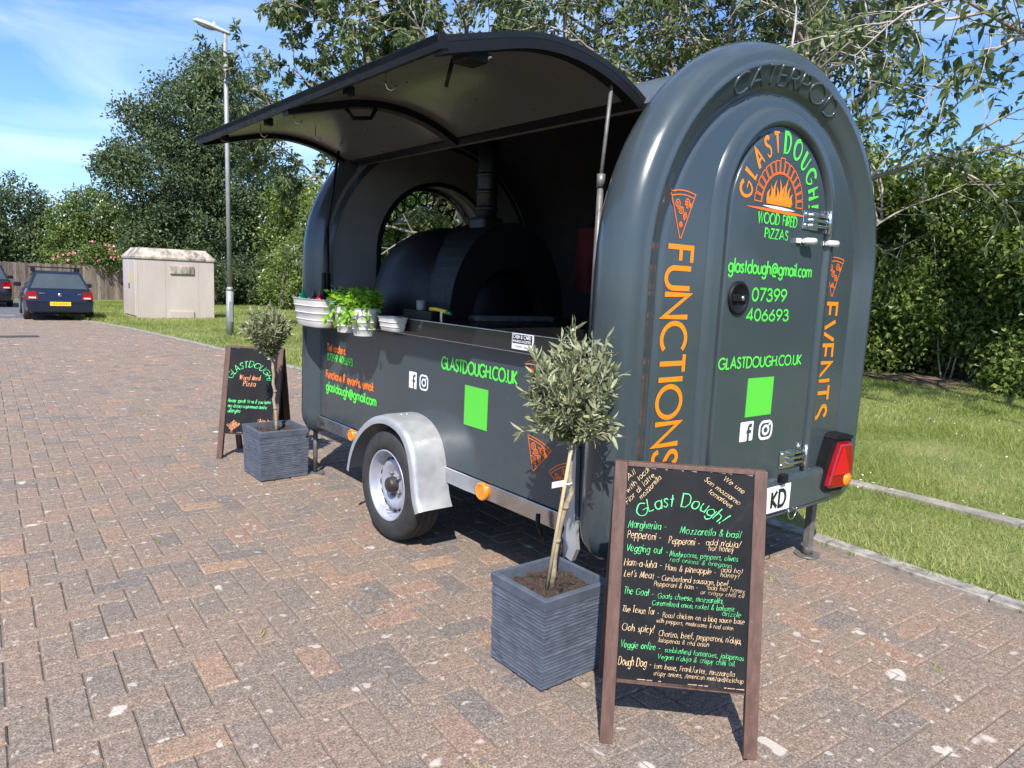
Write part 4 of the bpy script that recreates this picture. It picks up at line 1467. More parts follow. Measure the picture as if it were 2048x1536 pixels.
# wheels
def wheel(xc, s):
    Mw = frame((xc, 3.56, .32), (0, 1, 0), (0, 0, -1)) if s < 0 else frame((xc, 3.56, .32), (0, 1, 0), (0, 0, 1))
    t_prof = [(.203, .086), (.212, .096), (.232, .101), (.262, .1015), (.285, .096), (.300, .089), (.312, .074), (.3165, .055), (.318, .046), (.311, .043), (.311, .037), (.3185, .034), (.3195, .012), (.311, .009), (.311, .003)]
    t_prof = t_prof + [(r, -z) for r, z in reversed(t_prof)]
    mb = MB()
    mb.lathe(t_prof, Mw, 56)
    for k in range(56):               # shoulder blocks
        a = 2 * math.pi * k / 56
        for zz in (-.07, .07):
            p = [Mw @ Vector((r_ * math.cos(a + da), r_ * math.sin(a + da), z_)) for r_, da, z_ in ((.309, 0, zz + .014), (.309, .05, zz + .014), (.3185, .05, zz - .016), (.3185, 0, zz - .016))]
    w = mb.build('wheel', M_['rubber'], trailer)
    mb = MB()
    mb.lathe([(.205, .088), (.204, .094), (.198, .095), (.192, .088), (.186, .06), (.178, .035), (.168, .026), (.158, .030), (.142, .046), (.128, .052), (.108, .048), (.088, .034), (.072, .030), (.046, .032), (.040, .040), (.036, .040)], Mw, 48)
    mb.lathe([(.205, .088), (.205, -.08)], Mw, 32)
    rim = mb.build('rim', M_['silver'], w)
    mb = MB()
    for k in range(16):
        a = 2 * math.pi * (k + .3) / 16
        c = Mw @ Vector((.151 * math.cos(a), .151 * math.sin(a), .0385))
        ax = Mw.to_3x3() @ Vector((math.cos(a), math.sin(a), 0))
        ay = Mw.to_3x3() @ Vector((-math.sin(a), math.cos(a), 0))
        az = Mw.to_3x3() @ Vector((0, 0, 1))
        tilt = (ax * .66 - az * -.75).normalized()
        p = []
        for j in range(10):
            t = 2 * math.pi * j / 10
            p.append(c + (ax * .7 - az * .75) * (.0125 * math.cos(t)) + ay * (.0185 * math.sin(t)) + (az * .7 + ax * .7) * .004)
        mb.add(p, [tuple(range(10))])
    mb.build('rim_slots', M_['void'], rim)
    mb = MB()
    mb.lathe([(.044, .030), (.044, .07), (.038, .082), (.0, .086)], Mw, 24)
    mb.build('hub', surf('greasy_dark_hub', (.06, .05, .042), .5, .5, var=.4, vs=40), w)
    mb = MB()
    for k in range(5):
        a = 2 * math.pi * (k + .1) / 5
        Mb = Mw @ Matrix.Translation((.068 * math.cos(a), .068 * math.sin(a), .030))
        mb.lathe([(.013, 0), (.013, .02), (.010, .024), (0, .024)], Mb, 6, smooth=False)
    mb.tube([Mw @ Vector((.0, .165, .03)), Mw @ Vector((.02, .15, .075))], .004, 6)
    mb.build('wheel_bolts', M_['darkmetal'], w)


wheel(2.088, -1)
wheel(4.20, 1)
# mudguards
FP = [(4.03, .315), (4.005, .40), (3.96, .49), (3.89, .575), (3.80, .645), (3.70, .695), (3.60, .72), (3.50, .722), (3.40, .70), (3.32, .65), (3.265, .575), (3.235, .49), (3.215, .40), (3.195, .33), (3.165, .275)]


def mudguard(xo, xi):
    s = 1 if xi > xo else -1
    fp = cr(FP, 4)
    mb = MB()
    loops = []
    for (dx, dr) in ((.0, -.045), (.0, -.02), (.004, -.010), (.014, -.002), (.03, 0.0), (.07, .004), (.2, .004)):
        lp = []
        for i, (y, z) in enumerate(fp):
            a = fp[max(0, i - 1)]; b = fp[min(len(fp) - 1, i + 1)]
            tx, tz = b[0] - a[0], b[1] - a[1]
            l = math.hypot(tx, tz)
            ny, nz = tz / l, -tx / l
            lp.append((xo + s * dx if dx < .2 else xi, y + ny * dr, z + nz * dr))
        loops.append(lp)
    mb.loft(loops, closed=False)
    inner = [[(p[0], p[1] + (3.56 - p[1]) * .012, p[2] + (.32 - p[2]) * .012) for p in L] for L in reversed(loops[2:])]
    mb.loft(inner, closed=False)
    o = mb.build('mudguard', M_['galv'], trailer)
    bt = MB()
    for (y, z, q) in ((3.30, .585, 0), (3.285, .545, 0), (3.55, .722, 0)):
        for k in (0, 1):
            Mb = frame((xo + s * (.10 + .035 * k), y - .012, z + .004), (1, 0, 0), (0, .5, .87))
            bt.lathe([(.008, -.008), (.008, .003), (.004, .007), (0, .007)], Mb, 8)
    bt.build('mudguard_rivets', M_['galv'], o)


mudguard(1.972, X0 + .001)
mudguard(4.32, 4.109)
# amber side markers
m_amb = surf('amber_lens', (.85, .24, .01), .18, var=.1, vs=20, coat=.4)
m_red = surf('red_lens', (.26, .003, .004), .15, var=.15, vs=20, coat=.5)
for (y, z, r) in ((2.873, .438, .047), (4.33, .445, .04)):
    mb = MB()
    Mb = frame((X0 - .0125, y, z), (0, 1, 0), (0, 0, -1))
    mb.lathe([(r, 0), (r, .012), (r * .9, .018), (r * .75, .019), (r * .72, .017), (r * .4, .020), (0, .021)], Mb, 24)
    mb.build('side_marker_lamp', m_amb, trailer)

# door with surround
def archp(hw, zc, zb, xc=3.155, n=28, ns=5):
    p = [(xc - hw, zb + (zc - zb) * t / ns) for t in range(ns)]
    p += [(xc - hw * math.cos(R(a)), zc + hw * math.sin(R(a))) for a in np.linspace(0, 180, n)]
    p += [(xc + hw, zc + (zb - zc) * t / ns) for t in range(1, ns + 1)]
    return p


mb = MB()
mb.loft([[(x, YF - w, z) for x, z in archp(hw, 1.835, .565)] for hw, w in
         ((.520, -.002), (.510, .010), (.498, .019), (.482, .024), (.470, .022), (.462, .026), (.450, .030), (.436, .026), (.428, .014), (.422, -.004))], closed=False)
mb.build('door_surround', M_['paint'], trailer, fix=False)
mb = MB()
L_ = [[(x, YF - w, z) for x, z in archp(hw, 1.835, .572 - (.40 - hw))] for hw, w in ((.404, -.004), (.402, .012), (.398, .017), (.390, .019))]
mb.loft(L_, closed=True, smooth=True)
mb.add(L_[-1], [tuple(range(len(L_[-1])))])
door = mb.build('door', M_['paint'], trailer, fix=True)
YD = YF - .019
mb = MB()
Mh = frame((2.862, YD - .001, 1.472), (1, 0, 0), (0, 0, 1))
mb.lathe([(.076, 0), (.076, .008), (.068, .013), (.060, .012), (.056, .002), (0, .001)], Mh, 32)
mb.rbox((2.812, YD - .016, 1.455), (2.912, YD - .002, 1.489), .006)
hd = mb.build('handle', M_['black'], door)
mb = MB()
mb.lathe([(.011, .012), (.011, .019), (0, .02)], frame((2.880, YD - .001, 1.472), (1, 0, 0), (0, 0, 1)), 16)
mb.build('lock_barrel', M_['steel'], hd)


def hinge(zc, h):
    mb = MB()
    x0, x1 = 3.335, 3.585
    mb.rbox((x0, YD - .006, zc - h), (3.475, YD, zc + h * .9), .002)
    for k in (-.55, 0, .55):
        mb.rbox((3.40, YD - .020, zc + k * h - h * .16), (3.545, YD - .004, zc + k * h + h * .16), .004)
    mb.tube([(3.556, YD - .020, zc - h * 1.25), (3.556, YD - .020, zc + h * 1.25)], .0105, 10)
    mb.rbox((3.548, YD - .012, zc - h * 1.2), (3.588, YF - .012, zc + h * 1.2), .003)
    for (a, b) in ((3.352, .55), (3.352, -.6), (3.575, .9), (3.575, -.9)):
        mb.lathe([(.009, 0), (.008, .006), (0, .008)], frame((a, YD - .006 if a < 3.5 else YD - .012, zc + b * h), (1, 0, 0), (0, 0, 1)), 10)
    mb.build('hinge', M_['steel'], door)


hinge(1.862, .046)
hinge(.668, .05)
mb = MB()
m_wp = surf('off_white_plastic', (.72, .70, .64), .4, var=.06, vs=10)
for (a, b, z, base) in ((3.295, 3.405, 1.757, YD), (3.545, 3.655, 1.762, YF)):
    mb = MB()
    mb.rbox((a - .0, base - .012, z - .012), (a + .035, base + .002, z + .012), .003)
    mb.tube([(a + .02, base - .03, z), (a + .04, base - .034, z), (b - .03, base - .034, z + .002), (b, base - .034, z + .002)], [.011, .0155, .0155, .0175], 12)
    mb.tube([(a + .06, base, z), (a + .06, base - .03, z)], .009, 8)
    mb.build('door_catch', m_wp, door if base == YD else trailer)

# lettering on the rear
G_, O_, W_ = M_['vinyl_green'], M_['vinyl_orange'], M_['vinyl_white']
fn_wall = lambda u, v, n: Vector((u, YF - n, v))
fn_door = lambda u, v, n: Vector((u, YD - n, v))
fn_side = lambda u, v, n: Vector((X0 - n, -u, v))
ln = Lines(fn_wall)
ln.text('FUNCTIONS', 2.378, 1.672, .157, .135, width=.93, gap=.2, rot=-math.pi / 2)
ln.build('lettering_functions', O_, rear_cap)
ln = Lines(fn_wall)
ln.text('EVENTS', 3.645, 1.46, .145, .135, width=.61, gap=.2, rot=-math.pi / 2)
ln.build('lettering_events', O_, rear_cap)
ln = Lines(fn_wall)
pizza_slice(ln, 2.37, 1.90, .158, .19, 3)
ln.build('pizza_slice_sticker', M_['vinyl_red_orange'], rear_cap)
ln = Lines(fn_wall)
pizza_slice(ln, 3.635, 1.70, .175, .20, 4)
ln.build('pizza_slice_sticker', M_['vinyl_red_orange'], rear_cap)
ln = Lines(fn_door)
ln.text('glastdough@gmail.com', 2.772, 1.587, .058, .165, width=.69)
ln.build('lettering_email', G_, door)
ln = Lines(fn_door)
ln.text('07399', 2.972, 1.463, .056, .17, width=.285)
ln.text('406693', 2.943, 1.371, .052, .17, width=.348)
ln.build('lettering_phone', G_, door)
ln = Lines(fn_door)
ln.text('GLASTDOUGH.CO.UK', 2.760, 1.152, .048, .18, width=.69)
ln.build('lettering_web_address', G_, door)
mb = MB()
mb.box((3.002, YD - .0022, .913), (3.217, YD + .001, 1.099))
mb.build('green_sticker', flat('plain_green_sticker', (.10, .58, .05), .4), door)
ln = Lines(fn_door)
social_icons(ln, 2.972, .796, .107, .095, 3.128, .788, .118, .097)
ln.build('social_icons', [W_, M_['vinyl_dark']], door)
# round oven logo on the door
ln = Lines(fn_door)
LX, LZ = 3.125, 1.905
brush = lambda t: 1.45 - .95 * t
for word, m_i, a0, a1 in (('GLAST', 0, 176, 101), ('DOUGH!', 1, 92, 5)):
    tw = text_w(word, .62) * .088
    ln.text(word, 0, 0, .088, .15, mi=m_i, gap=.62, taper=brush,
            sub=lambda lx, ly, a0=a0, a1=a1, tw=tw: (LX + .01 + (.243 + ly) * math.cos(R(a0 + (a1 - a0) * lx / tw)), LZ - .005 + (.243 + ly) * math.sin(R(a0 + (a1 - a0) * lx / tw))))
nb = 15
for k in range(nb):
    if k == nb // 2: r1 = .212
    else: r1 = .2
    a0, a1 = 180 * k / nb + 1.2, 180 * (k + 1) / nb - 1.2
    q = arc(LX - .005, LZ, .148, .148, a0, a1, 3) + arc(LX - .005, LZ, r1, r1, a1, a0, 3)
    ln.stroke(q + [q[0]], .0045, 2)
ln.stroke(arc(LX - .005, LZ, .142, .142, 0, 180, 20), .004, 2)
ln.poly([(LX - .108, LZ), (LX + .098, LZ), (LX + .098, LZ + .022), (LX - .108, LZ + .022)], 0)
rg = random.Random(4)
for k in range(9):
    bx = LX - .098 + k * .0235
    hgt = (.055, .075, .10, .07, .105, .085, .115, .08, .05)[k]
    sw = rg.choice((-1, 1)) * .012
    ln.stroke([(bx + sw * math.sin(t * 4.2) * t, LZ + .012 + hgt * t) for t in [i / 8 for i in range(9)]], .030, 0, taper=lambda t: max(.03, (1 - t) ** .8))
ln.stroke([(2.864 + .523 * t, 1.879 - .004 * t) for t in [i / 12 for i in range(13)]], .015, 2, taper=lambda t: max(.1, math.sin(math.pi * t) ** .7))
ln.lift = .003
ln.stroke([(2.985 + .27 * t, 1.893 - .003 * t) for t in [i / 12 for i in range(13)]], .013, 3, taper=lambda t: max(.1, math.sin(math.pi * t) ** .7))
ln.lift = .0015
ln.text('WOOD FIRED', 2.962, 1.817, .046, .15, width=.325, mi=1, gap=.2, taper=brush)
ln.text('PIZZAS', 3.028, 1.752, .042, .15, width=.19, mi=1, gap=.2, taper=brush)
ln.build('oven_logo', [O_, G_, M_['vinyl_red_orange'], W_], door)

# lettering on the serving side
for words, u_, v_, h_, wt_, wd_, mt_ in (('Tel orders:', -4.758, .965, .046, .25, .29, 'vinyl_orange_side'), ('07399 406693', -4.756, .899, .046, .24, .39, 'vinyl_green'),
                                       ('Functions & events, email:', -4.768, .775, .052, .25, .695, 'vinyl_orange_side'), ('glastdough@gmail.com', -4.767, .685, .060, .22, .73, 'vinyl_green')):
    ln = Lines(fn_side)
    ln.text(words, u_, v_, h_, wt_, width=wd_)
    ln.build('contact_lettering', M_[mt_], side)
ln = Lines(fn_side)
ln.text('GLASTDOUGH.CO.UK', -3.307, 1.016, .062, .18, width=.652)
ln.build('lettering_web_address', G_, side)
ln = Lines(fn_side)
social_icons(ln, -3.645, .862, .083, .096, -3.53, .866, .092, .090)
ln.build('social_icons', [W_, M_['vinyl_dark']], side)
mb = MB()
mb.box((X0 - .0022, 2.88, .747), (X0 + .001, 3.08, .955))
mb.build('green_sticker', flat('plain_green_side_sticker', (.10, .58, .05), .4), side)
for (y, z, w, h, rot, sd) in ((2.554, .80, .175, .15, -.25, 5), (2.40, .66, .14, .15, .5, 6), (2.60, 1.135, .12, .14, .2, 7)):
    ln = Lines(fn_side)
    c, s_ = math.cos(rot), math.sin(rot)
    pizza_slice(ln, 0, 0, w, h, sd, tf=lambda a, b, y=y, z=z, w=w, h=h, c=c, s_=s_: (-y + a * w * c + b * h * s_, z - b * h * c + a * w * s_))
    ln.build('pizza_slice_sticker', M_['vinyl_red_orange'], side)
# card payment sticker on the counter front
mb = MB()
mb.box((2.1335, 2.500, 1.190), (2.1375, 2.652, 1.263))
cs = mb.build('payment_sticker', flat('white_sticker', (.8, .8, .82), .4), cnt)
ln = Lines(lambda u, v, n: Vector((2.1335 - n, -u + .039, v + .0015)))
ln.poly([(-2.608, 1.216), (-2.466, 1.216), (-2.466, 1.258), (-2.608, 1.258)], 0)
ln.lift = .0024
ln.text('CASH & CARD', -2.602, 1.239, .015, .17, width=.128, mi=1)
ln.text('PAYMENTS ACCEPTED', -2.602, 1.221, .010, .17, width=.128, mi=1)
ln.lift = .0015
ln.text('thank you', -2.585, 1.198, .010, .15, width=.09, mi=0)
ln.build('sticker_lettering', [M_['vinyl_black'], W_], cs)

# rear bumper, plate and lamps
mb = MB()
mb.rbox((2.42, YF - .055, .398), (3.86, YF + .03, .582), .022)
mb.rbox((2.40, YF - .045, .378), (3.88, YF + .02, .405), .012)
bump_ = mb.build('bumper', M_['paint'], trailer)
mb = MB()
mb.rbox((2.885, YF - .061, .416), (3.405, YF - .0545, .549), .002)
pl = mb.build('number_plate', flat('white_reflective_plate', (.82, .82, .80), .35), trailer)
ln = Lines(lambda u, v, n: Vector((u, YF - .061 - n, v)))
ln.text('KD', 3.235, .441, .082, .23, width=.125, gap=.22)
ln.build('plate_lettering', M_['vinyl_black'], pl)
mb = MB()
mb.rbox((3.285, YF - .085, .565), (3.335, YF - .05, .61), .008)
mb.build('plate_lamp', M_['black'], trailer)
mb = MB()
mb.tube([(3.46 + .04 * math.cos(a), YF - .05, .39 + .045 * math.sin(a)) for a in np.linspace(-3.4, .3, 12)], .0035, 6)
mb.build('tow_eye', M_['steel'], trailer)


def tail_lamp(s):
    """s = 1 right, -1 left; drawn about the trailer's middle"""
    piv = Vector((XC + s * .70, YF - .035, .02))
    Rm = Matrix.Rotation(R(-6) * s, 4, 'Z')
    mir = Matrix.Scale(s, 4, (1, 0, 0))
    T = Matrix.Translation(piv) @ Rm @ mir
    out = [(-.135, .455), (-.095, .60), (-.045, .72), (.105, .715), (.132, .60), (.125, .47), (.06, .425), (-.085, .425)]
    Mp = T @ Matrix(((1, 0, 0, 0), (0, 0, 1, 0), (0, 1, 0, 0), (0, 0, 0, 1)))
    mb = MB()
    mb.prism([(x, z) for x, z in out], Mp @ Matrix.Translation((0, 0, -.035)), .10)
    lm = mb.build('tail_lamp', M_['black'], trailer, fix=True)
    mb = MB()
    red = [(-.10, .462), (-.065, .58), (-.018, .70), (.090, .698), (.116, .60), (.108, .475), (.05, .443), (-.07, .443)]
    Mq = T @ Matrix(((1, 0, 0, 0), (0, 0, -1, 0), (0, 1, 0, 0), (0, 0, 0, 1)))
    L0 = [Mq @ Vector((x, z, .028)) for x, z in red]
    cx, cz = .015, .56
    L1 = [Mq @ Vector((cx + (x - cx) * .93, cz + (z - cz) * .93, .055)) for x, z in red]
    L2 = [Mq @ Vector((cx + (x - cx) * .85, cz + (z - cz) * .86, .062)) for x, z in red]
    mb.loft([L0, L1, L2], smooth=False)
    mb.add(L2, [tuple(range(len(L2)))])
    mb.build('red_lens', m_red, lm, fix=True)
    mb = MB()
    tri = [(-.07, .525), (.075, .525), (.005, .675)]
    mb.prism(tri, Mq @ Matrix.Translation((0, 0, .060)), .008)
    mb.build('triangle_reflector', surf('bright_red_reflector', (.50, .006, .008), .2, var=.1, vs=80), lm, fix=True)
    mb = MB()
    mb.lathe([(.036, .050), (.036, .062), (.031, .068), (0, .070)], Mq @ Matrix.Translation((.066, .490, 0)), 24)
    mb.build('amber_lens', m_amb, lm)
    mb = MB()
    mb.prism([(-.05, .718), (.105, .712), (.112, .728), (.04, .745), (-.03, .742)], Mq @ Matrix.Translation((0, 0, -.03)), .075)
    mb.build('lamp_hood', M_['black'], lm, fix=True)


tail_lamp(1)
tail_lamp(-1)

# corner steadies
def steady(x, y, ztop, name='corner_steady', sq=False, crank=True):
    mb = MB()
    if sq:
        mb.rbox((x - .022, y - .022, .05), (x + .022, y + .022, ztop), .004)
        mb.tube([(x, y, .012), (x, y, .07)], [.034, .02], 12)
    else:
        mb.tube([(x, y, .01), (x, y, ztop * .62)], .017, 12)
        mb.tube([(x, y, ztop * .55), (x, y, ztop)], .0215, 12)
        mb.tube([(x, y, ztop - .004), (x, y, ztop + .012)], .018, 10)
    mb.lathe([(0, .012), (.03, .012), (.064, .006), (.071, .011), (.071, .001), (0, .001)], Matrix.Translation((x, y, 0)), 20)
    o = mb.build(name, M_['darkmetal'], trailer)
    if crank:
        mb = MB()
        mb.rbox((x - .03, y - .05, .40), (x + .05, y + .03, .47), .006)
        mb.tube([(x - .03, y - .02, .44), (x - .06, y - .03, .43), (x - .075, y - .04, .38)], .006, 6)
        mb.tube([(x - .075, y - .04, .385), (x - .09, y - .045, .30)], .011, 8)
        mb.rbox((x - .01, y - .16, .41), (x + .06, y - .05, .46), .006)
        mb.build('clamp', M_['rustmetal'], o)
    return o


steady(2.235, 5.07, .67)
steady(2.225, 2.30, .77)
steady(3.94, 2.07, .37, sq=True, crank=False)
steady(4.0, 5.05, .42, sq=True, crank=False)
mb = MB()
mb.prism([(2.30, .33), (2.19, .30), (2.165, .36), (2.19, .55), (2.20, .80), (2.24, .80), (2.245, .42)], Matrix(((0, 0, 1, X0 - .03), (1, 0, 0, 0), (0, 1, 0, 0), (0, 0, 0, 1))), .025)
mb.rbox((X0 - .028, 2.205, .33), (X0 - .004, 2.25, .95), .004)
mb.build('corner_bracket', M_['galv'], trailer, fix=True)
mb = MB()
mb.tube([(2.13, 2.40, .46), (2.125, 2.395, .42), (2.14, 2.37, .34), (2.2, 2.33, .33)], [.011, .012, .006, .006], 8)
mb.build('winding_handle', M_['black'], trailer)

# ------------------------------------------------------------------ awning (lifted serving hatch)
AW_ANG = R(-74.4)
_arc = [(XC + .972 * math.cos(R(a)), ZC + .972 * math.sin(R(a))) for a in np.linspace(134, 180, 22)]
_arc += [(XC - .972, ZC - .325 * t) for t in (.2, .4, .6, .8, 1.0)]
AWP = [(x - _arc[0][0], z - _arc[0][1]) for x, z in _arc]
AHX, AHZ = _arc[0][0] + .0, _arc[0][1] + .012
YA0, YA1 = 2.225, 5.04


def awn(i, off=0.0):
    """profile point i (float index) in the open position, moved inward by off"""
    i = max(0, min(len(AWP) - 1, i))
    k = min(int(i), len(AWP) - 2)
    t = i - k
    x = AWP[k][0] * (1 - t) + AWP[k + 1][0] * t
    z = AWP[k][1] * (1 - t) + AWP[k + 1][1] * t
    a = AWP[max(0, k - 1)]; b = AWP[min(len(AWP) - 1, k + 2)]
    tx, tz = b[0] - a[0], b[1] - a[1]
    l = math.hypot(tx, tz)
    nx, nz = -tz / l, tx / l              # inward (towards the trailer's middle when closed)
    x, z = x + nx * off, z + nz * off
    c, s = math.cos(AW_ANG), math.sin(AW_ANG)
    return (AHX + x * c - z * s, AHZ + x * s + z * c)


N_ = len(AWP) - 1
mb = MB()
idx = list(range(N_ + 1))


def strip(mb, off0, off1, y0, y1, i0, i1, mi=0, n=24):
    ii = np.linspace(i0, i1, n + 1)
    loops = []
    for i in ii:
        a = awn(i, off0); b = awn(i, off1)
        loops.append([(a[0], y0, a[1]), (a[0], y1, a[1]), (b[0], y1, b[1]), (b[0], y0, b[1])])
    mb.loft(loops, mi, closed=True, smooth=False, caps=True)


strip(mb, 0, .022, YA0, YA1, 0, N_)
awning = mb.build('awning', M_['awn_top'], trailer, fix=True, auto=20)
mb = MB()
for (ya, yb) in ((YA0 + .05, 3.60), (3.66, YA1 - .05)):
    strip(mb, .0225, .030, ya, yb, 1.0, N_ - .8)
mb.build('awning_lining', M_['awn_line'], awning, fix=True, auto=20)
for (ya, yb, dp) in ((YA0 + .001, YA0 + .055, .060), (3.595, 3.665, .066), (YA1 - .056, YA1 - .001, .060)):
    mb = MB()
    strip(mb, .0228, dp, ya, yb, .3, N_ - .2)
    mb.build('awning_rib', M_['black'], awning, fix=True, auto=20)
mb = MB()
strip(mb, -.004, .045, YA0 - .004, YA1 + .004, N_ - .55, N_, n=4)
strip(mb, .0225, .05, YA0, YA1, 0.02, 1.1, n=4)
mb.build('awning_edge', M_['black'], awning, fix=True)
# carry handle on the middle rib
mb = MB()
q = [(awn(20.5, .062), 0), (awn(19.6, .115), 0), (awn(16.4, .115), 0), (awn(15.4, .062), 0)]
mb.tube([(p[0], 3.63, p[1]) for p, _ in q], .011, 8)
mb.build('awning_handle', M_['black'], awning)
# hooks and clips under the awning
for (i, y) in ((24.6, 2.75), (24.2, 3.75), (23.5, 4.35), (13, 4.6)):
    mb = MB()
    p = awn(i, .03)
    b = Vector((p[0], y, p[1]))
    mb.tube([b, b + Vector((0, 0, -.045)), b + Vector((.006, -.006, -.065)), b + Vector((.02, -.014, -.07)), b + Vector((.03, -.02, -.06)), b + Vector((.032, -.02, -.05))], .0028, 6)
    mb.build('hook', M_['steel'], awning)
for (i, y) in ((24.9, 3.05), (24.9, 4.0), (25.0, 4.7)):
    mb = MB()
    p = awn(i, .045)
    mb.rbox((p[0] - .02, y - .022, p[1] - .03), (p[0] + .02, y + .022, p[1] + .012), .006)
    mb.build('awning_clip', M_['black'], awning)
mb = MB()
p = awn(22.5, .03)
mb.rbox((p[0] - .05, 2.30, p[1] - .055), (p[0] + .05, 2.40, p[1] + .0), .008)
mb.tube([(p[0] - .03, 2.42, p[1] - .03), (p[0] - .045, 2.44, p[1] - .13)], .008, 8)
lt = mb.build('awning_latch', M_['black'], awning)
mb = MB()
mb.lathe([(0, 0.012), (.012, .010), (.016, 0), (.012, -.008), (0, -.01)], Matrix.Translation((p[0] + .07, 2.33, p[1] - .02)), 12)
mb.build('latch_knob', M_['steel'], lt)
mb = MB()
for (i, y) in ((8, 3.1), (8, 4.25), (19, 3.1), (19, 3.2)):
    p = awn(i, .03)
    mb.lathe([(0, .004), (.008, .003), (.010, -.004), (.0, -.006)], Matrix.Translation((p[0], y, p[1])), 10)
mb.build('lining_screws', M_['darkmetal'], awning)
# struts holding it up
p = awn(5.0, .05)
mb = MB()
mb.tube([(2.235, YR + .055, 1.27), (2.235, YR + .055, 1.93)], .0135, 10)
mb.tube([(2.235, YR + .055, 1.905), (2.235, YR + .055, 1.96)], .0175, 10)
mb.tube([(2.235, YR + .055, 1.95), (p[0], YA0 + .03, p[1])], .0085, 8)
mb.build('hatch_strut', M_['darkmetal'], trailer)
mb = MB()
mb.tube([(2.215, YN - .045, 1.27), (2.205, YN - .045, 1.80)], .013, 8)
mb.tube([(2.205, YN - .045, 1.79), (p[0], YA1 - .2, p[1])], .009, 8)
mb.build('hatch_strut', M_['black'], trailer)
# inside roof light rail seen under the hinge
mb = MB()
mb.rbox((2.62, 2.25, 2.325), (2.70, 3.6, 2.35), .005)
mb.build('ceiling_rail', surf('bronze_ceiling_rail', (.28, .2, .16), .4, .3, var=.1), trailer)

# ------------------------------------------------------------------ inside the trailer
OX, OY, OZ = 2.80, 4.12, 1.26
oven = thing('pizza_oven', 'dark domed pizza oven standing inside the trailer behind the counter', 'oven', (OX, OY, OZ))
m_oven = surf('oven_dark_enamel', (0.0028, 0.003, 0.0048), 0.45, var=.2, vs=4, coat=.0, spec=.3)
mb = MB()
prof = [(.56, 0), (.565, .06), (.55, .18), (.50, .33), (.41, .45), (.28, .53), (.14, .565), (0, .575)]
mb.lathe(prof, Matrix.Translation((OX, OY, OZ)), 40, sy=1.05, sx=.95)
mb.build('dome', m_oven, oven)
mb = MB()
ao = [(OX + .44 * math.cos(R(a)), OZ + .02 + .57 * math.sin(R(a))) for a in np.linspace(0, 180, 25)]
ai = [(OX + .27 * math.cos(R(a)), OZ + .02 + .30 * math.sin(R(a))) for a in np.linspace(0, 180, 25)]
mb.loft([[(x, y, z) for x, z in q] for q, y in ((ao, OY - .2), (ao, OY - .60), (ai, OY - .60), (ai, OY - .25))], closed=False, smooth=False)
mb.build('oven_mouth', M_['black'], oven)
mb = MB()
mb.rbox((OX - .3, OY - .68, OZ + .0), (OX + .3, OY - .58, OZ + .03), .006)
mb.build('hearth_shelf', M_['darkmetal'], oven)
mb = MB()
mb.tube([(OX - .07, OY - .42, OZ + .50), (OX - .07, OY - .42, 2.47)], .062, 20)
for z_ in (1.92, 2.02, 2.12):
    mb.tube([(OX - .07, OY - .42, z_), (OX - .07, OY - .42, z_ + .025)], .069, 20)
mb.rbox((OX - .15, OY - .50, OZ + .47), (OX + .01, OY - .34, OZ + .62), .02)
mb.build('flue', surf('sooty_flue_steel', (.007, .007, .0075), .5, .0, var=.3, vs=9), oven)
mb = MB()
mb.box((2.3, 3.4, .49), (3.5, 4.75, OZ))
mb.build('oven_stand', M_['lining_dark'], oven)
ap = thing('red_apron', 'dark red apron hanging inside the trailer on the far wall', 'apron', (3.95, 4.0, 1.9))
mb = MB()
loops = []
for k in range(9):
    z_ = 1.92 - .06 * k
    loops.append([(3.93 + .012 * math.sin(j * 1.3 + k * .2), 3.90 + .035 * j, z_) for j in range(8)])
mb.loft(loops, closed=False)
mb.loft([[(x + .012, y, z) for x, y, z in L] for L in reversed(loops)], closed=False)
mb.build('cloth', surf('dark_red_cloth', (.16, .012, .016), .8, var=.2, vs=9), ap)
mb = MB()
mb.tube([(3.935, 4.0, 1.93), (4.02, 4.02, 1.99), (3.935, 4.05, 1.93)], .006, 6)
mb.build('neck_strap', M_['black'], ap)
tl = thing('black_till', 'small black till and printer on the counter behind the basil', 'till', (2.5, 4.6, 1.26))
mb = MB()
mb.rbox((2.36, 4.35, 1.26), (2.60, 4.62, 1.40), .01)
mb.rbox((2.44, 4.38, 1.40), (2.58, 4.52, 1.47), .012)
mb.build('till_body', M_['black'], tl)
mb = MB()
M4 = Matrix.Translation((2.44, 4.36, 1.41)) @ Matrix.Rotation(R(-35), 4, 'Y')
mb.box((-.09, 0, 0), (.09, .14, .012), M=M4)
mb.build('till_screen', flat('dark_screen', (.02, .022, .03), .1), tl)
# tools lying on the counter
kn = thing('pizza_cutter', 'tool with a yellow handle lying on the counter edge', 'kitchen tool', (2.2, 3.35, 1.26))
mb = MB()
mb.tube([(2.20, 3.47, 1.325), (2.20, 3.42, 1.328), (2.20, 3.36, 1.325), (2.20, 3.31, 1.318)], [.012, .011, .010, .012], 8)
mb.build('handle', surf('yellow_plastic', (.75, .50, .015), .4, var=.08), kn)
mb = MB()
mb.tube([(2.20, 3.31, 1.318), (2.20, 3.27, 1.312)], [.010, .009], 8)
mb.build('green_end', surf('green_plastic', (.02, .25, .10), .4, var=.08), kn)
mb = MB()
mb.rbox((2.19, 3.34, 1.258), (2.21, 3.36, 1.32), .003)
mb.build('blade', M_['steel'], kn)
bx = thing('napkin_box', 'low dark box of counter supplies next to the basil pots', 'box', (2.25, 3.6, 1.26))
mb = MB()
mb.rbox((2.17, 3.42, 1.258), (2.42, 3.72, 1.315), .006)
mb.build('tray', M_['black'], bx)
mb = MB()
mb.lathe([(.028, 0), (.03, .05), (.022, .056), (0, .056)], Matrix.Translation((2.22, 3.60, 1.315)), 14)
mb.build('steel_cup', M_['darkmetal'], bx)
M_['steel'] = M_['steel']

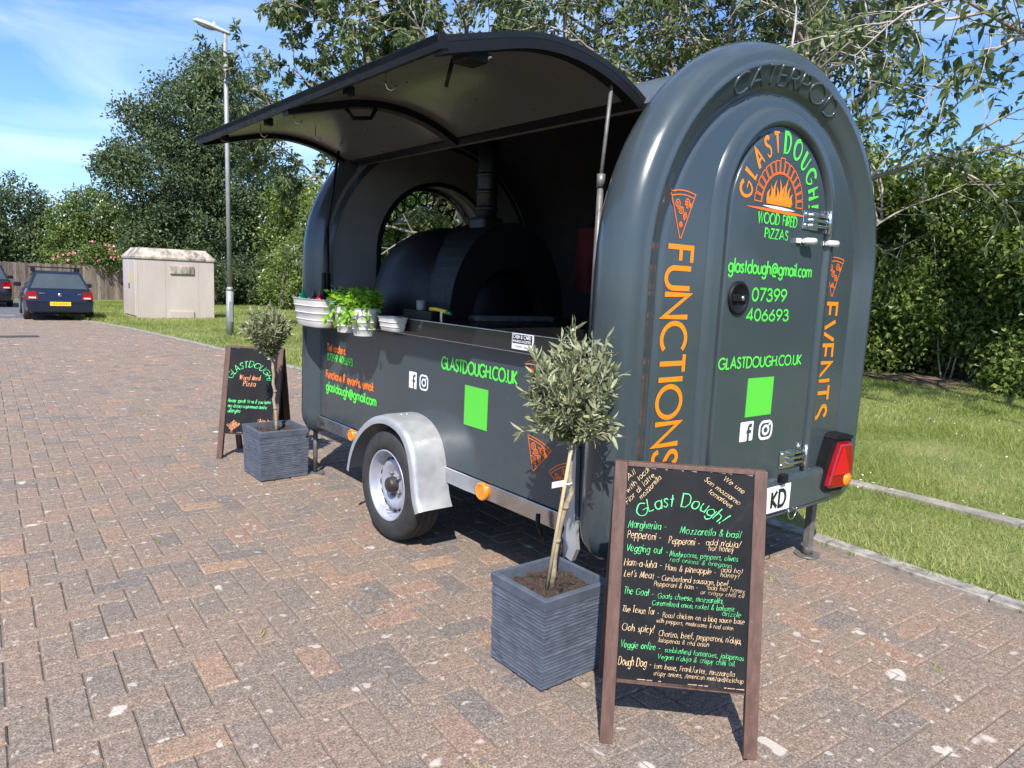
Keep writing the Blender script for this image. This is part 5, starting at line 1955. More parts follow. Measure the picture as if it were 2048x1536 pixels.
# hanging tin pots
def tin_pot(mb, c, r0, r1, h, sx=1.0, sy=1.0, n=36):
    T = Matrix.Translation(c)
    def rr(t): return r0 + (r1 - r0) * t
    prof = [(0, 0), (r0 * .96, 0), (r0, .006)]
    for t in (.25, .5, .75):
        prof += [(rr(t - .02), h * (t - .02)), (rr(t) + .0035, h * (t - .005)), (rr(t) + .0035, h * (t + .005)), (rr(t + .02), h * (t + .02))]
    prof += [(rr(.97), h * .97), (r1 + .004, h * .985), (r1 + .005, h), (r1 - .001, h), (rr(.8) - .004, h * .8), (rr(.78) - .01, h * .78), (0, h * .78)]
    mb.lathe(prof, T, n, sx=sx, sy=sy)


GP = 'cream tin pots hooked along the counter edge'
tr = thing('tin_trough', 'long cream tin trough of sauce bottles hooked on the counter at the trailer front', 'trough', (2.045, 4.65, 1.142), 0, GP)
mb = MB()
n = 40
def sup(a, rx, ry, e=.5):
    c, s = math.cos(a), math.sin(a)
    return (rx * math.copysign(abs(c) ** e, c), ry * math.copysign(abs(s) ** e, s))
loops = []
for t, e_ in ((0, 0), (.03, .004), (.24, .004), (.25, .008), (.27, .004), (.48, .005), (.5, .009), (.52, .005), (.73, .006), (.75, .010), (.77, .006), (.97, .006), (.985, .011), (1.0, .011), (1.0, .004), (.8, -.002)):
    rx, ry = .068 + .022 * t + e_, .185 + .045 * t + e_
    loops.append([(2.045 + sup(2 * math.pi * k / n, rx, ry, .62)[0], 4.66 + sup(2 * math.pi * k / n, rx, ry, .62)[1], 1.142 + .185 * t) for k in range(n)])
mb.loft(loops, smooth=True, caps=True)
mb.build('tin', M_['white_tin'], tr, auto=50)
for y_ in (4.51, 4.79):
    mb = MB()
    mb.tube([(2.125, y_, 1.24), (2.125, y_, 1.33), (2.15, y_, 1.34), (2.165, y_, 1.30)], .004, 6)
    mb.build('hanger', M_['darkmetal'], tr)


def bottle(y, x, col, label, tip):
    b = thing('sauce_bottle', label, 'sauce bottle', (x, y, 1.272), 0, 'squeezy sauce bottles in the trough')
    m = surf('squeezy_bottle_' + tip, col, .35, var=.08)
    mb = MB()
    T = Matrix.Translation((x, y, 1.272))
    mb.lathe([(0, 0), (.028, 0), (.030, .01), (.030, .035), (.026, .045)], T, 18)
    mb.build('body', m, b)
    mb = MB()
    mb.lathe([(.029, .042), (.030, .058), (.024, .064), (.011, .078), (.008, .10), (.004, .112), (0, .113)], T, 18)
    mb.build('nozzle', m, b)


bottle(4.83, 2.03, (.0, .42, .17), 'bright green sauce bottle at the outer end of the trough', 'bright_green')
bottle(4.67, 2.04, (.10, .035, .025), 'brown sauce bottle in the middle of the trough', 'brown')
bottle(4.57, 2.05, (.0, .20, .10), 'dark green sauce bottle next to the red one in the trough', 'dark_green')
bottle(4.515, 2.015, (.42, .01, .015), 'red ketchup bottle in the trough', 'red')
tg = thing('serving_tongs', 'steel tongs standing upright at the right end of the trough', 'tongs', (2.06, 4.49, 1.24))
mb = MB()
mb.tube([(2.07, 4.51, 1.24), (2.09, 4.475, 1.375), (2.095, 4.455, 1.40), (2.09, 4.435, 1.375), (2.07, 4.425, 1.24)], .007, 6)
mb.build('arms', galv_mat('dull_tongs_steel', .35, .35), tg)
for (y, z, lb) in ((3.955, 1.138, 'round cream tin pot holding the brighter basil, nearer the camera'), (4.175, 1.141, 'round cream tin pot half hidden between the trough and the nearer basil pot')):
    t = thing('tin_pot', lb, 'pot', (2.045, y, z), 0, GP)
    mb = MB()
    tin_pot(mb, (2.045, y, z), .062, .088, .165)
    mb.build('tin', M_['white_tin'], t, auto=50)
    mb = MB()
    mb.tube([(2.12, y, z + .10), (2.128, y, z + .19), (2.15, y, z + .20), (2.165, y, z + .16)], .004, 6)
    mb.build('hanger', M_['darkmetal'], t)
t = thing('tin_trough', 'cream tin trough partly shaded, right of the basil pots', 'trough', (2.085, 3.70, 1.18), 0, GP)
mb = MB()
loops = []
for t_, e_ in ((0, 0), (.03, .003), (.31, .003), (.33, .007), (.35, .003), (.64, .004), (.66, .008), (.68, .004), (.97, .005), (1, .009), (1.0, .003), (.8, -.003)):
    rx, ry = .038 + .012 * t_ + e_, .080 + .018 * t_ + e_
    loops.append([(2.087 + sup(2 * math.pi * k / n, rx, ry, .45)[0], 3.69 + sup(2 * math.pi * k / n, rx, ry, .45)[1], 1.187 + .08 * t_) for k in range(n)])
mb.loft(loops, smooth=True, caps=True)
mb.build('tin', M_['white_tin'], t, auto=50)
mb = MB()
mb.tube([(2.128, 3.69, 1.22), (2.13, 3.69, 1.270), (2.15, 3.69, 1.274), (2.165, 3.69, 1.265)], .004, 6)
mb.build('hanger', M_['darkmetal'], t)


def basil(y, z, seed, label, top, n, spread):
    t = thing('basil_plant', label, 'plant', (2.045, y, z), 0, 'basil plants in the tin pots')
    rg = random.Random(seed)
    rng = np.random.default_rng(seed)
    mb = MB()
    P, D = [], []
    for k in range(26):
        a = rg.uniform(0, 6.28)
        q = Vector((2.045 + .05 * math.cos(a), y + .05 * math.sin(a), z))
        e = Vector((2.045 + spread * math.cos(a) * rg.uniform(.4, 1), y + spread * 1.15 * math.sin(a) * rg.uniform(.4, 1), z + top * rg.uniform(.45, 1)))
        pts = limb(mb, q, e, .003, .0015, rg, 4, 5, .15)
        for p in pts[1:]:
            for _ in range(n):
                P.append(list(p + Vector((rg.gauss(0, .012), rg.gauss(0, .012), rg.gauss(0, .01)))))
                o = Vector((rg.gauss(0, 1), rg.gauss(0, 1), rg.gauss(0, .3))).normalized()
                D.append(list(o))
    for k in range(10):               # sprigs hanging over the rim
        a = rg.uniform(2.0, 4.6)
        p0 = Vector((2.045 + .095 * math.cos(a), y + .095 * math.sin(a), z))
        for j in range(4):
            P.append([p0.x + rg.gauss(0, .012) + .01 * math.cos(a) * j, p0.y + rg.gauss(0, .02), z + .02 - .022 * j])
            D.append([math.cos(a) * .6, math.sin(a) * .6, -.5])
    P, D = np.array(P), np.array(D)
    V, F = leaf_geo(P, .044, .032, rng, droop=.35, up=.8, dirs=D, fold=-.18)
    np_mesh('foliage', V, F, M_['l_basil'], t, tint=np.repeat(np.clip(rng.normal(.62, .22, len(P)), 0, 1), 4))
    mb.build('stems', surf('basil_stem', (.12, .22, .04), .5, var=.2), t)


basil(3.955, 1.268, 71, 'leafy basil spilling over the front of the nearer tin pot', .15, 5, .105)
basil(4.165, 1.268, 72, 'bright basil in the tin pot next to the sauce trough', .14, 5, .10)

# ------------------------------------------------------------------ planters with olive trees
def planter(x0, x1, y0, y1, h, label):
    t = thing('planter', label, 'planter', ((x0 + x1) / 2, (y0 + y1) / 2, 0), 0, 'square grey planters')
    mb = MB()
    cx, cy = (x0 + x1) / 2, (y0 + y1) / 2
    hx, hy = (x1 - x0) / 2, (y1 - y0) / 2
    rg = random.Random(int(x0 * 100 + y0 * 10))
    n = 23
    rows = []

    def ring(z, e):
        k = .955 + .045 * (z / h)
        out = []
        m = 16
        for sx, sy, dx, dy in ((-1, -1, 1, 0), (1, -1, 0, 1), (1, 1, -1, 0), (-1, 1, 0, -1)):
            for j in range(m):
                f = 2 * j / m
                wx, wy = sx + dx * f, sy + dy * f
                out.append((cx + wx * (hx * k + e), cy + wy * (hy * k + e), z))
        return out
    loops = []
    for r in range(n):
        z0_ = .006 + (h - .05) * r / n
        z1_ = .006 + (h - .05) * (r + 1) / n
        bu = rg.uniform(-.0012, .0012)
        loops += [ring(z0_ + .0007, -.0022), ring(z0_ + .0028, bu), ring(z1_ - .0028, bu), ring(z1_ - .0007, -.0022)]
    loops += [ring(h - .042, .002), ring(h - .004, .004), ring(h, .001)]
    # uneven stone-like courses
    for li, L in enumerate(loops[:-3]):
        if li % 4 == 0:
            bul, cur = [], 0
            for j in range(len(L)):
                if rg.random() < .4: cur = rg.uniform(-.0015, .0015)
                bul.append(cur)
        for j in range(len(L)):
            a = bul[j] + rg.uniform(-.0004, .0004)
            L[j] = (L[j][0] + a * (1 if L[j][0] > cx else -1), L[j][1] + a * (1 if L[j][1] > cy else -1), L[j][2] + rg.uniform(-.0008, .0008))
    inn = [(cx + (p[0] - cx) * .885, cy + (p[1] - cy) * .885, h) for p in ring(h, 0)]
    inn2 = [(cx + (p[0] - cx) * .87, cy + (p[1] - cy) * .87, h - .07) for p in ring(h, 0)]
    mb.loft(loops + [inn, inn2], smooth=False)
    mb.build('planter_box', M_['planter'], t)
    sm = MB()
    k = 26
    vs = []
    for i in range(k + 1):
        for j in range(k + 1):
            vs.append((cx + (2 * i / k - 1) * hx * .88, cy + (2 * j / k - 1) * hy * .88, h - .052 + rg.uniform(-.010, .012) + .016 * math.sin(i * .7 + j * .9)))
    sm.add(vs, [(i * (k + 1) + j, (i + 1) * (k + 1) + j, (i + 1) * (k + 1) + j + 1, i * (k + 1) + j + 1) for i in range(k) for j in range(k)], 0, False)
    for _ in range(130):
        q = (cx + rg.uniform(-.85, .85) * hx, cy + rg.uniform(-.85, .85) * hy, h - .045)
        r = rg.uniform(.004, .012)
        sm.box((q[0] - r, q[1] - r * .7, q[2] - r * .3), (q[0] + r, q[1] + r * .7, q[2] + r * .8), M=Matrix.Translation(q) @ Matrix.Rotation(rg.uniform(0, 3), 4, 'Z') @ Matrix.Rotation(rg.uniform(0, 1), 4, 'X') @ Matrix.Translation(-Vector(q)))
    sm.build('soil', M_['soil'], t)
    return t


def olive(base, fork, cc, r, seed, label, nsh, buds, cane=True, tagz=None, shoots=10):
    t = thing('olive_tree', label, 'tree', base, 0, 'small olive trees in planters')
    rg = random.Random(seed)
    rng = np.random.default_rng(seed)
    mb = MB()
    tk = limb(mb, base, fork, .0125, .011, rg, 9, 8, .03)
    P, D, Bp = [], [], []
    cc = Vector(cc)
    tw = MB()
    for k in range(nsh):
        d = Vector((rg.gauss(0, 1), rg.gauss(0, 1), rg.gauss(0, 1)))
        d.normalize()
        if d.z < -.55: d.z *= .4
        rad = r * rg.uniform(.5, 1.02)
        if k < shoots:
            d = Vector((rg.gauss(0, .45), rg.gauss(0, .45), 1)).normalized()
            rad = r * rg.uniform(1.0, 1.36)
        rad *= 1 + .17 * math.sin(3 * math.atan2(d.y, d.x) + seed) + .12 * math.sin(4.3 * d.z + seed * 2)
        e = cc + Vector((d.x * rad * .92, d.y * rad * .92, d.z * rad * .95))
        mid = Vector(fork).lerp(cc, .5) + (e - cc) * .35
        pts = [Vector(fork) + Vector((rg.gauss(0, .006), rg.gauss(0, .006), rg.uniform(-.02, .02))), mid, mid.lerp(e, .5) + Vector((rg.gauss(0, .012), rg.gauss(0, .012), rg.gauss(0, .012))), e]
        pts = [Vector(p) for p in cr([tuple(p) for p in pts], 4)]
        tw.tube(pts, [.004 * (1 - i / len(pts)) + .0011 for i in range(len(pts))], 4, cap=False)
        for i in range(2, len(pts)):
            dd = (pts[i] - pts[i - 1]).normalized()
            o = dd.orthogonal().normalized()
            o.rotate(Matrix.Rotation(rg.uniform(0, 6.28), 3, dd))
            for sgn in (1, -1, 1):
                P.append(list(pts[i - 1].lerp(pts[i], rg.random())))
                D.append(list(dd * rg.uniform(.4, .9) + o * sgn * rg.uniform(.4, .9)))
                o.rotate(Matrix.Rotation(1.2, 3, dd))
            if rg.random() < buds:
                Bp.append(pts[i] + Vector((rg.gauss(0, .01), rg.gauss(0, .01), rg.gauss(0, .01))))
        P.append(list(e)); D.append(list((pts[-1] - pts[-2]).normalized()))
    P, D = np.array(P), np.array(D)
    n = len(P)
    d = D + rng.normal(0, .22, D.shape); d /= np.linalg.norm(d, axis=1)[:, None]
    s = np.cross(d, rng.normal(0, 1, (n, 3))); s /= np.linalg.norm(s, axis=1)[:, None]
    nn = np.cross(s, d)
    L = (.052 * rng.uniform(.6, 1.25, n))[:, None]
    W = (.0125 * rng.uniform(.75, 1.2, n))[:, None]
    V = np.stack([P, P + d * L * .3 + s * W * .5 + nn * W * .12, P + d * L * .68 + s * W * .45 + nn * W * .1, P + d * L - nn * L * .06,
                  P + d * L * .68 - s * W * .45 + nn * W * .1, P + d * L * .3 - s * W * .5 + nn * W * .12], 1).reshape(-1, 3)
    i = np.arange(n)[:, None] * 6
    F = np.concatenate([i + np.array([0, 1, 2, 5]), i + np.array([5, 2, 3, 4])], 1).reshape(-1, 4)
    np_mesh('crown', V, F, M_['l_olive'], t, tint=np.repeat(np.clip(rng.normal(.48, .24, n), 0, 1), 6))
    tw.build('branches', M_['twig'], t)
    for z_ in (.35, .6):
        q = tk[int(z_ * 9)]
        mb.tube([q + Vector((0, 0, -.006)), q + Vector((0, 0, .006))], .0145, 8)
    mb.build('trunk', M_['bark_olive'], t)
    if Bp:
        bb = MB()
        for b in Bp:
            for _ in range(5):
                c = b + Vector((rg.gauss(0, .008), rg.gauss(0, .008), rg.gauss(0, .010)))
                q = rg.uniform(.0022, .0038)
                bb.add([c + Vector(v) * q for v in ((1, 0, 0), (-1, 0, 0), (0, 1, 0), (0, -1, 0), (0, 0, 1), (0, 0, -1))],
                       [(0, 2, 4), (2, 1, 4), (1, 3, 4), (3, 0, 4), (2, 0, 5), (1, 2, 5), (3, 1, 5), (0, 3, 5)])
        bb.build('flower_buds', M_['bud'], t)
    if cane:
        mb = MB()
        b0 = Vector(base) + Vector((-.022, .004, 0)); b1 = Vector(fork) + Vector((-.018, -.012, .02))
        mb.tube([b0, b0.lerp(b1, .5), b1], .0075, 8)
        mb.build('support_cane', M_['cane'], t)
    if tagz:
        q = Vector(base).lerp(Vector(fork), tagz)
        mb = MB()
        mb.rbox((q.x - .085, q.y - .004, q.z - .012), (q.x - .025, q.y - .002, q.z + .012), .001)
        mb.build('label_tag', M_['tag'], t)
        mb = MB()
        mb.lathe([(.022, -.003), (.025, 0), (.022, .003)], Matrix.Translation(q + Vector((-.008, 0, 0))), 16)
        mb.build('tree_tie', M_['tag'], t)
    return t


planter(1.695, 2.035, 1.845, 2.165, .362, 'square grey stone-textured planter beside the menu board, holding the nearer olive tree')
planter(1.80, 2.165, 5.02, 5.385, .362, 'square grey stone-textured planter beside the far chalkboard at the trailer front')
olive((1.865, 2.0, .315), (1.925, 1.985, .89), (1.89, 1.985, 1.055), .192, 81, 'olive tree with flower buds in the planter next to the menu board', 230, .16, tagz=.74, shoots=20)
olive((1.99, 5.2, .315), (1.965, 5.215, .86), (1.93, 5.24, 1.055), .155, 82, 'grey green lollipop olive tree in front of the far chalkboard', 300, .03, cane=False, shoots=14)

# ------------------------------------------------------------------ chalkboards
def a_board(bl, ang, w, L, tilt, label, writer, seed):
    """bl: ground point of the left front leg; ang: direction of the front, tilt in degrees"""
    r = Vector((math.cos(R(ang)), math.sin(R(ang)), 0))
    bk = Vector((-r.y, r.x, 0))
    t = thing('chalkboard_sign', label, 'chalkboard sign', (bl[0], bl[1], 0), R(ang), 'A-frame chalkboards')
    up = (bk * math.sin(R(tilt)) + Vector((0, 0, math.cos(R(tilt)))))
    nrm = r.cross(up)                     # towards the reader
    F = Matrix(((r.x, up.x, nrm.x, bl[0]), (r.y, up.y, nrm.y, bl[1]), (r.z, up.z, nrm.z, 0), (0, 0, 0, 1)))
    dep = 2 * L * math.sin(R(tilt)) + .03
    r2 = -r
    up2 = (-bk * math.sin(R(tilt)) + Vector((0, 0, math.cos(R(tilt)))))
    n2 = r2.cross(up2)
    o2 = Vector((bl[0], bl[1], 0)) + r * w + bk * dep
    B = Matrix(((r2.x, up2.x, n2.x, o2.x), (r2.y, up2.y, n2.y, o2.y), (r2.z, up2.z, n2.z, 0), (0, 0, 0, 1)))
    lw = .043
    for M4, nm in ((F, 'front'), (B, 'back')):
        for x in (0, w - lw):
            mb = MB()
            mb.rbox((x, 0.002, -.030), (x + lw, L, 0.0), .002, M=M4)
            mb.build('leg', M_['wood'], t)
        mb = MB()
        mb.rbox((lw + .0005, L - .014, -.028), (w - lw - .0005, L + .001, -.001), .002, M=M4)
        mb.build('cross_rail', M_['wood'], t)
        mb = MB()
        mb.rbox((lw + .0005, .20, -.026), (w - lw - .0005, .215, -.006), .002, M=M4)
        mb.build('cross_rail', M_['wood'], t)
        mb = MB()
        mb.box((lw - .002, .205, -.016), (w - lw + .002, L - .012, -.006), M=M4)
        pn = mb.build('board_panel', M_['board'], t)
        if nm == 'front':
            rg = random.Random(seed)
            mb = MB()
            x = lw
            while x < w - lw - .02:
                d = rg.uniform(.006, .03)
                if rg.random() < .5:
                    mb.add([F @ Vector((x, L - .0125, -.0048)), F @ Vector((x + d, L - .0125, -.0048)), F @ Vector((x + d, L - .016 - rg.uniform(0, .003), -.0048)), F @ Vector((x, L - .015, -.0048))], [(0, 3, 2, 1)])
                if rg.random() < .4:
                    mb.add([F @ Vector((x, .216, -.0048)), F @ Vector((x + d, .216, -.0048)), F @ Vector((x + d, .2195, -.0048)), F @ Vector((x, .2185, -.0048))], [(0, 1, 2, 3)])
                x += d + .004
            mb.build('worn_edges', M_['worn_edge'], pn)
            x0_, x1_, y0_, y1_ = lw, w - lw, .215, L - .014

            def fn(u, v, n):
                return F @ Vector((x0_ + u, y1_ - v * (y1_ - y0_), -.006 + n))
            ln = Lines(fn, .0008)
            writer(ln, x1_ - x0_, y1_ - y0_, random.Random(seed))
            ln.build('chalk_writing', [M_['chalk_green'], M_['chalk_cream'], M_['chalk_orange']], pn)
    mb = MB()
    c0 = F @ Vector((.02, .36, -.03)); c1 = B @ Vector((w - .02, .36, -.03))
    mb.tube([c0, c0.lerp(c1, .5) + Vector((0, 0, -.05)), c1], .003, 5)
    mb.build('stay_chain', M_['darkmetal'], t)
    return t


def menu_writer(ln, W, H, rg):
    # local text space: x in metres, y upwards in metres from the top edge (v = -y / H)
    def T(s, x, y, h, mi, width=None, rot=0.0, wt=.075):
        c, sn = math.cos(rot), math.sin(rot)
        ln.text(s, 0, 0, h, wt, width=width, mi=mi, gap=.22, hand=rg,
                sub=lambda lx, ly: (x + lx * c - ly * sn, -(y + lx * sn + ly * c) / H))
    k = H / .70
    # corner notes
    for s, x, y, wd in (('All', .006, -.048, .034), ('with local', .006, -.090, .105), ('Fior di latte', .006, -.128, .130), ('mozzarella', .052, -.108, .098)):
        T(s, x, y * k, .0165, 1, wd, R(50))
    for s, x, y, wd in (('We use', .318, -.022, .080), ('San mozzarno', .256, -.030, .140), ('tomatoes', .272, -.068, .090)):
        T(s, x, y * k, .0165, 1, wd, R(-32))
    # big heading on an arch
    s = 'GLast Dough!'
    tw = text_w(s, .2) * .044
    cx, cy, rr = .185, -.325 * k, .205
    ln.text(s, 0, 0, .044, .07, gap=.2, mi=0, hand=rg,
            sub=lambda lx, ly: (cx + (rr + ly) * math.sin(R(-41 + 82 * lx / tw)), -(cy + (rr + ly) * math.cos(R(-41 + 82 * lx / tw))) / H))
    rows = [('Margherita -', 0.012, .292, .125, .030, 0), ('Mozzarella & basil', .185, .302, .200, .027, 0),
            ('Pepperoni -', .012, .343, .112, .030, 1), ('Pepperoni -', .150, .353, .100, .028, 1), ("add n'duja/", .272, .345, .115, .024, 1), ('hot honey', .282, .370, .080, .022, 1),
            ('Vegging out -', .010, .402, .135, .029, 0), ('Mushrooms, peppers, olives', .155, .412, .225, .021, 0), ('red onions & oregano', .157, .437, .200, .018, 0),
            ('Ham-a-luha -', .006, .472, .122, .028, 1), ('Ham & pineapple -', .143, .478, .165, .024, 1), ('add hot', .325, .466, .070, .020, 1), ('honey?', .325, .488, .060, .020, 1),
            ("Let's Meat -", .008, .524, .112, .026, 1), ('Cumberland sausage, beef,', .132, .528, .225, .021, 1), ('Pepperoni & ham -', .108, .558, .145, .019, 1), ('add hot honey', .285, .553, .120, .017, 1), ('or crispy chilli oil', .262, .577, .140, .016, 1),
            ('The Goat -', .010, .606, .098, .027, 0), ('Goats cheese, mozzarella,', .122, .613, .215, .021, 0), ('Caramelized onion, rocket & balsamic', .105, .648, .270, .019, 0), ('drizzle', .335, .668, .060, .019, 0),
            ('The Texan Tor -', .008, .690, .118, .025, 1), ('Roast chicken on a bbq sauce base', .142, .700, .265, .020, 1), ('with peppers, mushrooms & red onion', .122, .727, .250, .017, 1),
            ('Ooh spicy!', .010, .778, .105, .028, 1), ("Chorizo, beef, pepperoni, n'duja,", .132, .788, .270, .023, 1), ('Jalapenos & red onion', .130, .816, .165, .018, 1),
            ('Veggie onfire -', .008, .854, .130, .026, 0), ('sunblushed tomatoes, jalapenos', .155, .860, .255, .020, 0), ("Vegan n'duja & crispy chilli oil.", .132, .893, .250, .020, 0),
            ('Dough Dog -', .004, .938, .108, .030, 1), ('tom base, Frankfurter, mozzarella', .122, .938, .262, .020, 1), ('crispy onions, American mustard/ketchup', .122, .970, .285, .018, 1)]
    for s, x, v, wd, h, mi in rows:
        T(s, x, -v * H, h * .84, mi, wd, R(rg.uniform(-1.2, .6)), wt=.056)


def far_writer(ln, W, H, rg):
    def T(s, x, v, h, mi, width=None, rot=0.0):
        c, sn = math.cos(rot), math.sin(rot)
        y = -v * H
        ln.text(s, 0, 0, h, .095, width=width, mi=mi, gap=.22, hand=rg, sub=lambda lx, ly: (x + lx * c - ly * sn, -(y + lx * sn + ly * c) / H))
    s = 'GLASTDOUGH!'
    tw = text_w(s, .25) * .046
    cx, cy, rr = .175, -.275, .125
    ln.text(s, 0, 0, .046, .09, gap=.25, mi=0, hand=rg,
            sub=lambda lx, ly: (cx + (rr + ly) * 1.15 * math.sin(R(-78 + 156 * lx / tw)), -(cy + (rr + ly) * math.cos(R(-78 + 156 * lx / tw))) / H))
    T('Wood fired', .090, .372, .036, 2, .165)
    T('Pizza', .125, .445, .040, 2, .095)
    T('Please speak to us if you have', .012, .645, .028, 0, .35)
    T('any dietary requirements and/or', .014, .705, .026, 0, .32)
    T('allergies', .016, .765, .030, 0, .10)
    T('Vegan', .030, .945, .026, 2, .075, R(40))
    T('cheese', .045, .965, .026, 2, .075, R(40))
    T('available', .060, .985, .026, 2, .085, R(40))
    T('Gluten free', .265, .865, .026, 2, .12)
    T('bases', .268, .905, .026, 2, .06)


a_board((1.668, 1.516), -45, .507, .932, 13, 'tall brown chalkboard menu listing pizzas in green and peach writing, beside the nearer planter', menu_writer, 5)
a_board((1.745, 5.845), -42, .475, .905, 12, 'brown chalkboard with short green and orange writing behind the far planter', far_writer, 6)

# ------------------------------------------------------------------ lamp post, cabinet, fence
lx, ly = 5.83, 18.3
lz = gz(ly)
lp_ = thing('lamp_post', 'tall grey steel lamp post on the grass verge left of the trailer', 'lamp post', (lx, ly, lz))
mb = MB()
mb.tube([(lx, ly, lz), (lx, ly, lz + 1.12)], .085, 16)
mb.tube([(lx, ly, lz + 1.11), (lx, ly, lz + 1.20)], [.092, .058], 16)
mb.tube([(lx, ly, lz + 1.19), (lx - .06, ly, lz + 7.02)], [.056, .048], 14)
mb.build('column', galv_mat('weathered_lamp_steel', .34, .6, .35), lp_)
mb = MB()
dv = Vector((-.80, .30, .22)).normalized()
o_ = Vector((lx - .06, ly, lz + 7.05)) - dv * .12
sd_ = dv.cross(Vector((0, 0, 1))).normalized()
un = sd_.cross(dv)
loops = []
for t, w, h in ((0, .035, .03), (.03, .07, .055), (.25, .085, .065), (.45, .12, .085), (.62, .125, .085), (.78, .10, .07), (.86, .05, .035), (.87, .01, .01)):
    c = o_ + dv * t * .95
    loops.append([c + sd_ * w * math.cos(a) + un * (h * math.sin(a) if math.sin(a) > 0 else h * .45 * math.sin(a)) for a in np.linspace(0, 2 * math.pi, 16, endpoint=False)])
mb.loft(loops, caps=True)
lh = mb.build('lantern', surf('off_white_lantern', (.48, .47, .45), .5, var=.25, vs=12), lp_)
mb = MB()
loops = []
for t, w, h in ((.36, .05, .0), (.45, .095, .035), (.62, .10, .04), (.76, .07, .02)):
    c = o_ + dv * t * .95 - un * .028
    loops.append([c + sd_ * w * math.cos(a) - un * (h * max(0, math.sin(a)) + .004) for a in np.linspace(0, math.pi, 10)])
mb.loft(loops, closed=False)
mb.build('lamp_bowl', flat('clear_lamp_bowl', (.35, .36, .36), .15), lh)
mb = MB()
mb.lathe([(.035, 0), (.035, .05), (.02, .065), (0, .068)], Matrix.Translation(o_ + dv * .38 + un * .07), 12)
mb.build('photocell', surf('photocell_white', (.6, .6, .58), .4), lh)
mb = MB()
mb.rbox((lx - .045, ly - .088, lz + .35), (lx + .045, ly - .07, lz + .85), .006)
mb.build('access_door', galv_mat('lamp_door_steel', .36, .5, .5), lp_)


def cabinet_mat():
    m, t, b = new_mat('beige_grp_cabinet')
    n = noise(t, 1.4, 5, .65, stretch=(1, 1, .35))
    r = ramp(t, n.outputs[0], [(.3, (.43, .365, .325)), (.7, (.51, .442, .398))])
    t.links.new(r.outputs[0], b.inputs['Base Color'])
    b.inputs['Roughness'].default_value = .75
    return m


def stain_mat():
    m, t, b = new_mat('lichen_stained_roof')
    n = noise(t, 2.0, 7, .7, stretch=(1.6, 1.6, .6))
    r = ramp(t, n.outputs[0], [(.38, (.12, .10, .085)), (.52, (.36, .31, .25)), (.62, (.52, .46, .385))])
    t.links.new(r.outputs[0], b.inputs['Base Color'])
    b.inputs['Roughness'].default_value = .85
    return m


cx0, cy0 = 5.31, 25.79
cz0 = gz(25.8)
cab = thing('utility_cabinet', 'large beige electricity cabinet with a chamfered stained roof on the grass', 'utility cabinet', (cx0, cy0, cz0), R(2))
CM = Matrix.Translation((cx0, cy0, cz0)) @ Matrix.Rotation(R(2), 4, 'Z')
cm_, sm_ = cabinet_mat(), stain_mat()
CW, CD, CH = 2.42, 1.7, 1.98
mb = MB()
mb.rbox((0, 0, 0), (CW, CD, CH), .015, M=CM)
cab_b = mb.build('walls', cm_, cab)
for xs_ in (.02, .86, 1.9):
    mb = MB()
    mb.box((xs_, -.003, .03), (xs_ + .012, .004, CH - .06), M=CM)
    mb.build('panel_joint', surf('grimy_joint', (.36, .31, .275), .8, var=.3), cab)
mb = MB()
e = .035
lo = [(-e, -e), (CW + e, -e), (CW + e, CD + e), (-e, CD + e)]
hi = [(.28, .28), (CW - .28, .28), (CW - .28, CD - .28), (.28, CD - .28)]
mb.loft([[CM @ Vector((x, y, z)) for x, y in q] for q, z in ((lo, CH - .05), (lo, CH + .012))], caps=False, smooth=False)
mb.loft([[CM @ Vector((x, y, CH + .012)) for x, y in lo], [CM @ Vector((x * .80 + .10 * CW, y * .72 + .14 * CD, CH + .30)) for x, y in lo]], caps=True, smooth=False)
mb.build('cabinet_roof', sm_, cab, fix=True)
for (xa, xb, za, zb, mt) in ((1.0, 1.75, 1.48, 1.74, sm_), (.62 + .35, 1.72 + .02, .02, .27, cm_)):
    mb = MB()
    mb.rbox((xa, -.055, za), (xb, .01, zb), .012, M=CM)
    for k in range(3):
        mb.box((xa + .03, -.058, za + .04 + k * .07), (xb - .03, -.052, za + .06 + k * .07), M=CM)
    mb.build('vent_cover', mt, cab)
mb = MB()
mb.rbox((-.03, .12, .10), (.01, .80, CH - .12), .006, M=CM)
mb.rbox((-.03, .83, .10), (.01, 1.52, CH - .12), .006, M=CM)
cd_ = mb.build('cabinet_door', cm_, cab)
mb = MB()
mb.box((-.034, .38, 1.15), (-.0305, .60, 1.48), M=CM)
mb.build('warning_sign', flat('faded_yellow_sign', (.65, .45, .06), .6), cd_)
mb = MB()
mb.rbox((-.05, .74, .95), (-.028, .79, 1.12), .005, M=CM)
mb.build('door_handle', M_['black'], cd_)

